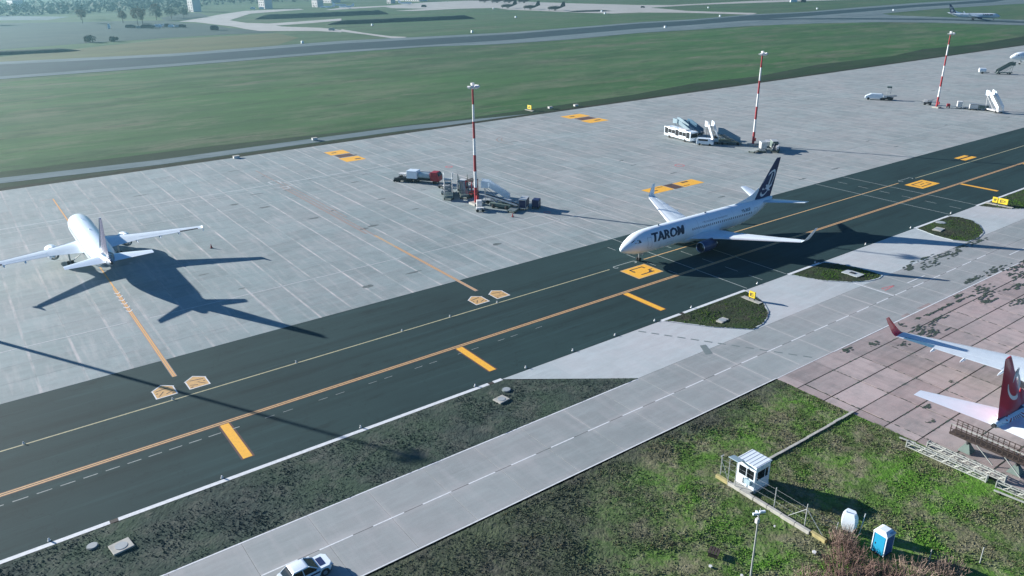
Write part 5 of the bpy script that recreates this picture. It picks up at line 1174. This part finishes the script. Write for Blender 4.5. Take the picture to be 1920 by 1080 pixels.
# ================================================================ lattice booms and work platform under the red tail
def boom(loc, ln, rz, label, h=.62, w=.34):
    r = empty('lattice_boom', loc, rz, label, 'lattice boom', 'white lattice booms stored beside the old slabs')
    for s_ in (-1, 1):
        for z in (.12, h): MB().box((0, s_*w/2, z), (ln, .09, .09)).build('chord', M['rail_white'], r)
    n = int(ln/.55); mb = MB()
    for i in range(n):
        x0, x1 = -ln/2+i*ln/n, -ln/2+(i+1)*ln/n
        for s_ in (-1, 1): mb.tube([(x0, s_*w/2, .12 if i % 2 else h), (x1, s_*w/2, h if i % 2 else .12)], .03, 4)
        mb.box((x0, 0, h), (.05, w, .05))
    mb.build('lacing', M['rail_white'], r, kind='stuff')
    for s_ in (-1, 1): MB().box((s_*ln/2, 0, h*.55), (.08, w+.12, h+.12)).build('end_frame', M['rail_white'], r)
    return r
boom((71.75, 26.8, 0), 7.6, 92, 'long white lattice boom lying on the grass edge, nearest the lawn')
boom((73.2, 25.6, 0), 7.4, 90, 'white lattice boom on the slabs just behind the first one')
boom((72.0, 20.3, 0), 3.6, 95, 'short white lattice boom at the right frame edge')
for (x, y, L_, rz, lb) in ((72.45, 31.0, 1.6, 100, 'grey scrap rail left of the lattice booms'), (71.0, 20.6, 2.6, 97, 'thin pale rail in the grass right of the lattice booms'), (72.5, 24.6, 3.2, 80, 'dark rusty rail between the two lattice booms'), (72.4, 27.6, 2.4, 105, 'grey rail between the two lattice booms, left part')):
    r = empty('scrap_rail', (x, y, 0), rz, lb, 'rail'); MB().box((0, 0, .2), (L_, .12, .14)).build('bar', M['rust' if 'rusty' in lb else 'rail_white'], r); MB().box((L_*.3, 0, .08), (.1, .5, .16)).build('sleeper', M['rust'], r)
r = empty('work_platform', (75.6, 24.2, 0), 0, 'dark steel work platform with slatted railings under the red tail', 'platform')
dz = 1.5
MB().box((0, .6, dz), (1.3, 7.0, .1)).build('deck', M['rust'], r)
for s_ in (-1, 1):
    for z in (dz+.15, dz+.6, dz+1.1): MB().box((s_*.65, .6, z), (.06, 7.0, .06)).build('rail', M['rail_white' if s_ < 0 and z > dz+1 else 'rust'], r)
    for i in range(15): MB().box((s_*.65, -2.85+.49*i, dz+.6), (.06, .07, 1.05)).build('baluster', M['rust'], r)
for y in (-2.2, 2.4):
    MB().tube([(0, y, 0), (0, y, dz)], [.3, .16], 10).build('pedestal', M['dark'], r); MB().loft([[(a*x, a*yy+y, z) for x, yy in rect(-.6, -.6, .6, .6)] for z, a in ((.05, 1), (.2, .9), (1.0, .2))]).build('foot', M['eq_green'], r)
MB().tube([(-.65, -2.9, .1), (-.65, -1.2, dz)], .06, 5).tube([(-.65, -.4, .1), (-.65, 1.4, dz)], .06, 5).build('diagonal_brace', M['rail_white'], r)

# ================================================================ dry shrubs
def shrub(loc, label, n, rad, h, m, seed):
    r = empty('dry_shrub', loc, 0, label, 'shrub', 'dry reddish shrubs at the bottom right')
    q = random.Random(seed); mb = MB()
    for i in range(n):
        a = q.uniform(0, 6.28); d = rad*math.sqrt(q.random())*.8; x, y = d*math.cos(a), d*math.sin(a)
        hh = h*q.uniform(.45, 1)*(1-.35*d/rad); lx, ly = x*.35+q.uniform(-.25, .25), y*.35+q.uniform(-.25, .25)
        p1 = (x+lx*.5, y+ly*.5, hh*.55); p2 = (x+lx, y+ly, hh)
        mb.tube([(x, y, 0), p1, p2], [.028, .022, .01], 3, False)
        for k in range(4):
            t = q.uniform(.35, .9); b0 = Vector((x+lx*t, y+ly*t, hh*t)); b1 = b0+Vector((q.uniform(-.35, .35), q.uniform(-.35, .35), q.uniform(.1, .45))); mb.tube([b0, b1], [.012, .005], 3, False)
    mb.build('stems', M[m], r); return r
SH = [(50.6, 24.2, 1.8, 1.5, 'stem', 'widest reddish dry shrub directly left of the blue toilet'), (52.4, 25.1, 1.3, 1.2, 'stem', 'reddish dry shrub between the plinth end and the toilet'), (48.2, 22.6, 1.9, 1.5, 'stem', 'reddish dry shrub at the bottom edge, in the middle of the thicket'),
      (51.6, 21.9, 1.6, 1.5, 'stem', 'tall brick-red dry shrub in front of the toilet'), (47.3, 24.9, 1.4, .9, 'stem2', 'tan dry shrub on the left rim of the thicket'), (53.6, 26.4, 1.0, 1.3, 'stem2', 'bare tan shrub beside the wrapped cabinet'), (54.0, 20.6, 1.4, 1.5, 'stem2', 'sparse tan shrub below the toilet'),
      (45.6, 23.2, 1.5, 1.0, 'stem', 'low reddish shrub on the lower left rim of the thicket'), (49.6, 20.0, 1.8, 1.5, 'stem2', 'tan shrub cut by the bottom frame edge'), (56.6, 19.2, 1.2, 1.4, 'stem2', 'small bare bush near the bottom edge right of the toilet')]
for i, (x, y, rad, h, m_, lb) in enumerate(SH): shrub((x, y, 0), lb, int(85*rad), rad*1.15, h*1.3, m_, i+3)

# ================================================================ far field things
def berm(loc, ln, rz, label, h=3.2, w=9, m='leaf_dark'):
    r = empty('earth_bank', (*loc, -.3), rz, label, 'bank', 'dark banks beyond the runway')
    mb = MB(); q = []; n = int(ln/4)
    for i in range(n+1):
        x = -ln/2+ln*i/n; k = min(1, i/3+.05, (n-i)/3+.05); hh = h*k*(1+.12*noise.noise((x*.1, 0, h)))
        q.append([(x, -w/2*max(k, .3), 0), (x, -w/2*.72*k, hh*.75), (x, -w*.1, hh), (x, w*.15, hh*.97), (x, w*.4*k, hh*.5), (x, w/2*max(k, .3), 0)])
    mb.loft(q).build('bank_body', M[m], r); return r
def between(a, b): return ((a[0]+b[0])/2, (a[1]+b[1])/2), math.dist(a, b), math.degrees(math.atan2(b[1]-a[1], b[0]-a[0]))
for a, b, h, lb in (((291, 859), (445, 851), 4.2, 'upper dark bank, beyond the pale track'), ((310, 716), (462, 697), 3.4, 'nearer dark bank with a sharp right end, just above the runway'), ((10, 604), (84, 592), 2.2, 'long dark bank at the far left beyond the runway'), ((600, 716), (650, 694), 1.6, 'low dark bank in front of the distant transports')):
    p, ln, rz = between(a, b); berm(p, ln, rz, lb, h)
def building(loc, size, rz, label, nwin=5, roofm='roof_far'):
    r = empty('building', (*loc, -.3), rz, label, 'building'); w, d, h = size
    MB().prism(rect(-w/2, -d/2, w/2, d/2), 0, h).build('wall', M['brick_far'], r)
    MB().prism(rect(-w/2-.3, -d/2-.3, w/2+.3, d/2+.3), h, h+.5).build('roof', M[roofm], r)
    fl = max(1, int(h/3.3)); per = max(2, int(w/4.5))
    for i in range(fl):
        for j in range(per): MB().box((-w/2+(j+.5)*w/per, -d/2-.04, 1.9+3.2*i), (1.6, .1, 1.5)).build('window', M['glass'], r)
    MB().box((-w*.1, -d/2-.05, 1.1), (1.6, .12, 2.2)).build('door', M['dark'], r); return r
building((296, 1096), (13, 11, 15), -78, 'tall white block at the top edge, leftmost of the distant buildings')
building((392, 1104), (15, 12, 14), -78, 'white block at the top edge, second of the distant buildings', roofm='roof_far')
building((462, 1092), (13, 10, 9), -78, 'beige block at the top edge, third of the distant buildings')
building((592, 1120), (9, 9, 7), -78, 'small white cube building beyond the distant apron')
building((660, 1180), (60, 18, 8), -78, 'long low grey hangar at the very top right of the far apron')
building((540, 1240), (50, 18, 9), -78, 'long low hangar at the very top beyond the white cube')
building((128, 1420), (24, 14, 12), -78, 'pale hazy building at the top left corner')
def small_vehicle(loc, rz, label, m, s=(4.6, 1.9, 1.6)):
    r = empty('parked_vehicle', (*loc, -.2), rz, label, 'vehicle', 'vehicles parked in the hazy field beyond the runway')
    L_, w, h = s; MB().loft([[(x, y, .3) for x, y in rect(-L_/2, -w/2, L_/2, w/2)], [(x, y, h*.6) for x, y in rect(-L_/2, -w/2, L_/2, w/2)], [(x, y, h) for x, y in rect(-L_*.35, -w*.42, L_*.2, w*.42)]]).build('body', M[m], r)
    MB().box((0, 0, h*.78), (L_*.42, w*.93, h*.2)).build('window_band', M['glass'], r); wheels(r, [(-L_*.3, -w*.42), (-L_*.3, w*.42), (L_*.3, -w*.42), (L_*.3, w*.42)], .35, .25)
V = [((142, 813), 'white', (1.6, 1.6, 4.5), 'narrow upright white container at the left end of the far vehicle row'), ((160, 812), 'dark', (9, 3, 3), 'dark long vehicle in the far row, left part'), ((165, 801), 'grey', (5, 2, 2), 'grey vehicle right of the dark long one'), ((171, 795), 'dark', (12, 3, 3.4), 'dark trailer in the middle of the far row'),
     ((180, 796), 'white', (6, 2.4, 3), 'white van in the far row'), ((186, 804), 'eq_white', (5, 2.2, 2.6), 'off-white van behind the far row'), ((189, 799), 'dark', (5, 2.2, 3), 'dark jeep in the right part of the far row'), ((190, 790), 'white', (5, 2.2, 2.4), 'small white car in the right part of the far row'), ((195, 787), 'eq_white', (5, 2.2, 2.2), 'pale car at the right end of the far row'), ((198, 783), 'dark', (6, 2.4, 2.6), 'dark car at the right end of the far row'),
     ((209, 722), 'dark', (6, 4, 4), 'lone dark machine in the field left of the pale track'), ((372, 1098), 'white', (6, 2.4, 3), 'white lorry below the second distant building, left'), ((381, 1090), 'white', (6, 2.4, 3), 'white lorry below the second distant building, right'), ((558, 963), 'dark', (7, 3, 3), 'dark vehicle on the far taxi track'), ((960, 672), 'white', (9, 3.5, 4), 'white tank vehicle alone near the top right'), ((970, 664), 'dark', (7, 3, 3.4), 'dark vehicle right of the lone tank vehicle'), ((281, 640), 'grey', (5, 2, 2), 'grey vehicle just above the pale taxi link'), ((725, 720), 'dark', (5, 2, 2), 'dark vehicle at the right end of the distant apron')]
for (p, m_, s_, lb) in V: small_vehicle(p, -36, lb, m_, s_)
def tree(loc, h, w, label, m='leaf_autumn', seed=0):
    r = empty('tree', (*loc, -.3), 0, label, 'tree'); q = random.Random(seed)
    MB().tube([(0, 0, 0), (0, 0, h*.3), (w*.05, 0, h*.6)], [.35, .28, .12], 7).build('trunk', M['bark'], r, True)
    lb_ = MB()
    for i in range(6):
        a = q.uniform(0, 6.28); lb_.tube([(0, 0, h*q.uniform(.25, .5)), (w*.35*math.cos(a), w*.35*math.sin(a), h*q.uniform(.6, .85))], [.14, .04], 4)
    lb_.build('limbs', M['bark'], r)
    mb = MB()
    cl = [(q.uniform(-.35, .35)*w, q.uniform(-.35, .35)*w, h*q.uniform(.42, .88), q.uniform(.16, .3)*w) for _ in range(9)]
    for cx, cy, cz, cr in cl:
        for k in range(75):
            d = Vector((q.gauss(0, 1), q.gauss(0, 1), q.gauss(0, .8))).normalized()*cr*q.uniform(.5, 1.05); c = Vector((cx, cy, cz))+d
            u = Vector((q.uniform(-1, 1), q.uniform(-1, 1), q.uniform(-1, 1))).normalized(); v = u.cross(d.normalized()).normalized() if u.cross(d).length > 1e-3 else Vector((1, 0, 0)); s_ = q.uniform(.3, .65)
            mb.add([c-u*s_, c+v*s_*.8, c+u*s_, c-v*s_*.8], [(0, 1, 2, 3)])
    mb.build('crown', M[m], r); return r
T = [((172, 905), 13, 10, 'leaf_autumn', 'pale autumn tree left of the far vehicle row'), ((172, 838), 17, 11, 'leaf_autumn', 'tallest orange-brown tree rising behind the far vehicle row'), ((183, 870), 15, 12, 'leaf_autumn', 'broad brown tree behind the tallest autumn tree'), ((139, 930), 13, 12, 'leaf_autumn', 'hazy pale tree standing alone in the left field'),
     ((150, 1010), 14, 14, 'leaf_dark', 'dim tree behind the lone hazy pale tree'), ((223, 985), 16, 12, 'leaf_autumn', 'thin hazy tree near the leftmost white block'), ((210, 930), 12, 14, 'leaf_dark', 'dark bushy tree right of the autumn trees'), ((230, 948), 11, 16, 'leaf_dark', 'dark bushy tree below the leftmost white block'),
     ((101, 661), 4, 8, 'leaf_dark', 'small dark bush on the field edge beyond the runway, left'), ((116, 655), 3, 7, 'leaf_dark', 'second small bush on the same field edge'), ((248, 968), 10, 16, 'leaf_dark', 'dark bush in front of the leftmost white block'), ((60, 980), 13, 16, 'leaf_dark', 'very faint tree mass at the far left')]
for i, (p, h, w, m_, lb) in enumerate(T): tree(p, h, w, lb, m_, i)
# far woodland mass: reads as one
mb = MB(); q = random.Random(4)
for k in range(5200):
    t = q.random(); x = 20+t*520; y = 1180+q.random()**1.5*420-.25*(x-20)*0; z = q.uniform(0, 9)
    if 330 < x and y < 1300: continue
    u = Vector((q.uniform(-1, 1), q.uniform(-1, 1), q.uniform(-.3, 1))); v = Vector((q.uniform(-1, 1), q.uniform(-1, 1), q.uniform(-.3, 1))); s_ = q.uniform(1.2, 3.2)
    c = Vector((x, y, z)); mb.add([c-u*s_, c-v*s_, c+u*s_, c+v*s_], [(0, 1, 2, 3)])
me = bpy.data.meshes.new('far_woodland'); me.from_pydata(mb.v, [], mb.f); me.materials.append(M['leaf_dark']); o = bpy.data.objects.new('far_woodland', me); COL.objects.link(o); props(o, kind='stuff')

# far small white aircraft by the distant buildings
def small_plane(loc, rz, label):
    r = empty('light_aircraft', (*loc, -.2), rz, label, 'aircraft', 'small white aircraft on the distant apron')
    t = [(0, 1.9, .1, .1), (1, 2, .8, .8), (3, 2.1, 1.1, 1.1), (14, 2.1, 1.1, 1.1), (20, 2.8, .2, .25)]
    MB().loft([fuse_ring(t, q_[0], 14) for q_ in t]).build('fuselage', M['white'], r, True)
    for s_ in (-1, 1): MB().loft([foil(x, s_*y, 1.9, c, .12) for y, x, c in ((0, 7, 3.4), (10.5, 9.5, 1.4))]).build('wing', M['white'], r, True); MB().loft([foil(x, s_*y, 3.2, c, .1) for y, x, c in ((0, 17, 2), (4, 18.5, 1.2))]).build('tailplane', M['white'], r, True)
    MB().slab_y([(15, 2.8), (18.6, 6.4), (20.2, 6.4), (20, 2.9)], -.12, .12).build('fin', M['white'], r)
for p, rz, lb in (((495, 1068), 150, 'small white aircraft near the top edge, left of the white cube building'), ((590, 1052), 160, 'small white aircraft at the left end of the distant apron'), ((440, 1034), -30, 'small white aircraft right of the beige distant block'), ((462, 1022), -30, 'small white aircraft, last one before the long dark bank')):
    small_plane(p, rz, lb)

# ================================================================ air
m, n, l, b = new_mat('air')
for x_ in [q for q in n if q.type == 'BSDF_PRINCIPLED']: n.remove(x_)
pv = n.new('ShaderNodeVolumePrincipled'); pv.inputs['Color'].default_value = (.20, .38, .45, 1); pv.inputs['Density'].default_value = .00027; pv.inputs['Anisotropy'].default_value = .5
l.new(pv.outputs[0], n['Material Output'].inputs['Volume'])
hz = MB().box((300, 300, 22.85), (9200, 9200, 48.3)).build('haze', m, kind='stuff')
